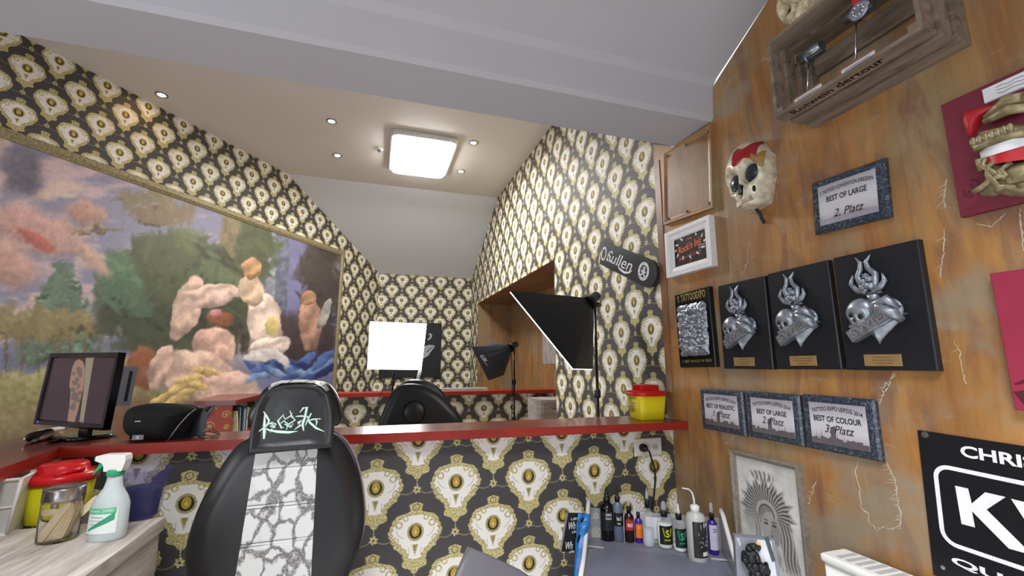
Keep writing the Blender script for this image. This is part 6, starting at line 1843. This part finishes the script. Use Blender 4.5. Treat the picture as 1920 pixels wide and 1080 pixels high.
mb.grid(fB, 14, 30); link('blue_sleeve', mb, pm('blue_film', (44, 120, 190), .18, var=.3, vs=30, coat=.5), t)

# glove box and glove right of the trolley
t = thing('glove_box', 'grey and white cardboard glove box standing right of the trolley', 'box')
T = FR(Vector(onY(1425, 1045, 1.16)), Vector((.86, -.50, 0)).normalized(), (0, 0, 1), Vector((-.50, -.86, 0)).normalized()); q = toF(T)
P = [q(*p) for p in ((1384, 1120), (1470, 1120), (1452, 1013), (1378, 1006))]
link('carton', MB(T).prism([(*p, -.03) for p in P], (0, 0, .03)), pm('grey_carton', (128, 130, 140), .5), t)
link('white_side', MB(T).prism([(*q(*p), 0) for p in ((1400, 1118), (1462, 1118), (1446, 1014), (1420, 1012), (1412, 1035))], (0, 0, .001)), pm('carton_white', (206, 208, 214), .5), t)
mb = MB(T); c1 = q(1422, 1021); mb.disc(c1, .008, .001, .001); link('gold_sticker', mb, pm('sticker_gold', (224, 196, 122), .5), t)
mb = MB(T); c1 = q(1383, 1016); text(mb, 'NITRIL', .022, .006, c1[0] + .004, c1[1], .0005, .001, rot=-1.3, bold=.02); c1 = q(1440, 1066); text(mb, 'BLACK', .06, .012, c1[0], c1[1], .0012, .001, rot=-1.4, bold=.02); link('carton_print', mb, M_WINK, t)
link('dark_flap', MB(T).prism([(*q(*p), .001) for p in ((1433, 1008), (1440, 1006), (1453, 1050), (1447, 1052))], (0, 0, .004)), pm('dark_green_grey', (62, 72, 74), .5), t)
link('support_shelf', MB(T).box((P[0][0], P[0][1] - .006, -.08), (P[1][0], P[0][1] - .001, .03)), M_GREYP, t)
t = thing('black_glove', 'crumpled black rubber glove spilling out over the glove box', 'glove')
mb = MB(T)
G = [((1398, 1026), (1408, 1020), (1420, 1024)), ((1395, 1033), (1394, 1045), (1404, 1058)), ((1404, 1030), (1406, 1046), (1414, 1062), (1420, 1082)), ((1414, 1034), (1419, 1050), (1428, 1064), (1430, 1084)), ((1402, 1052), (1412, 1072), (1404, 1092), (1396, 1106)), ((1424, 1066), (1432, 1058), (1433, 1072), (1430, 1096)), ((1392, 1094), (1405, 1084), (1422, 1086), (1436, 1098))]
for i, g_ in enumerate(G):
    Q = []
    for a, b in zip(g_, g_[1:]):
        for j in range(4): Q.append((a[0] + (b[0] - a[0]) * j / 4, a[1] + (b[1] - a[1]) * j / 4))
    Q.append(g_[-1]); w_ = .009 + .002 * (i % 3)
    mb.tube([(*q(*p), .014 + .004 * math.sin(j * 1.7 + i)) for j, p in enumerate(Q)], [w_ * (.75 + .35 * abs(math.sin(j * .9 + i))) for j in range(len(Q))], 10)
link('rubber', mb, pm('black_rubber', (22, 23, 26), .45, var=.2), t)

# ================================================================== finish: origins at the base, consistent normals
bpy.context.view_layer.update()
import bmesh
for o in list(C.objects):
    if o.type == 'MESH' and len(o.data.polygons) < 20000:
        bm = bmesh.new(); bm.from_mesh(o.data)
        bmesh.ops.recalc_face_normals(bm, faces=bm.faces)
        bm.to_mesh(o.data); bm.free()
def kids(o): return [c for c in C.objects if c.parent is o]
_ch = {}
for o in C.objects:
    if o.parent: _ch.setdefault(o.parent.name, []).append(o)
def allm(o):
    out = [o] if o.type == 'MESH' else []
    for c in _ch.get(o.name, []): out += allm(c)
    return out
def shift(o, v):
    o.data.transform(Matrix.Translation(-v))
for o in THINGS:
    ms = allm(o)
    if not ms: continue
    lo = np.array([1e9] * 3); hi = -lo
    for m_ in ms:
        a = np.empty(len(m_.data.vertices) * 3); m_.data.vertices.foreach_get('co', a); a = a.reshape(-1, 3)
        lo = np.minimum(lo, a.min(0)); hi = np.maximum(hi, a.max(0))
    v = Vector(((lo[0] + hi[0]) / 2, (lo[1] + hi[1]) / 2, lo[2]))
    for m_ in ms: shift(m_, v)
    o.location = v
bpy.context.view_layer.update()
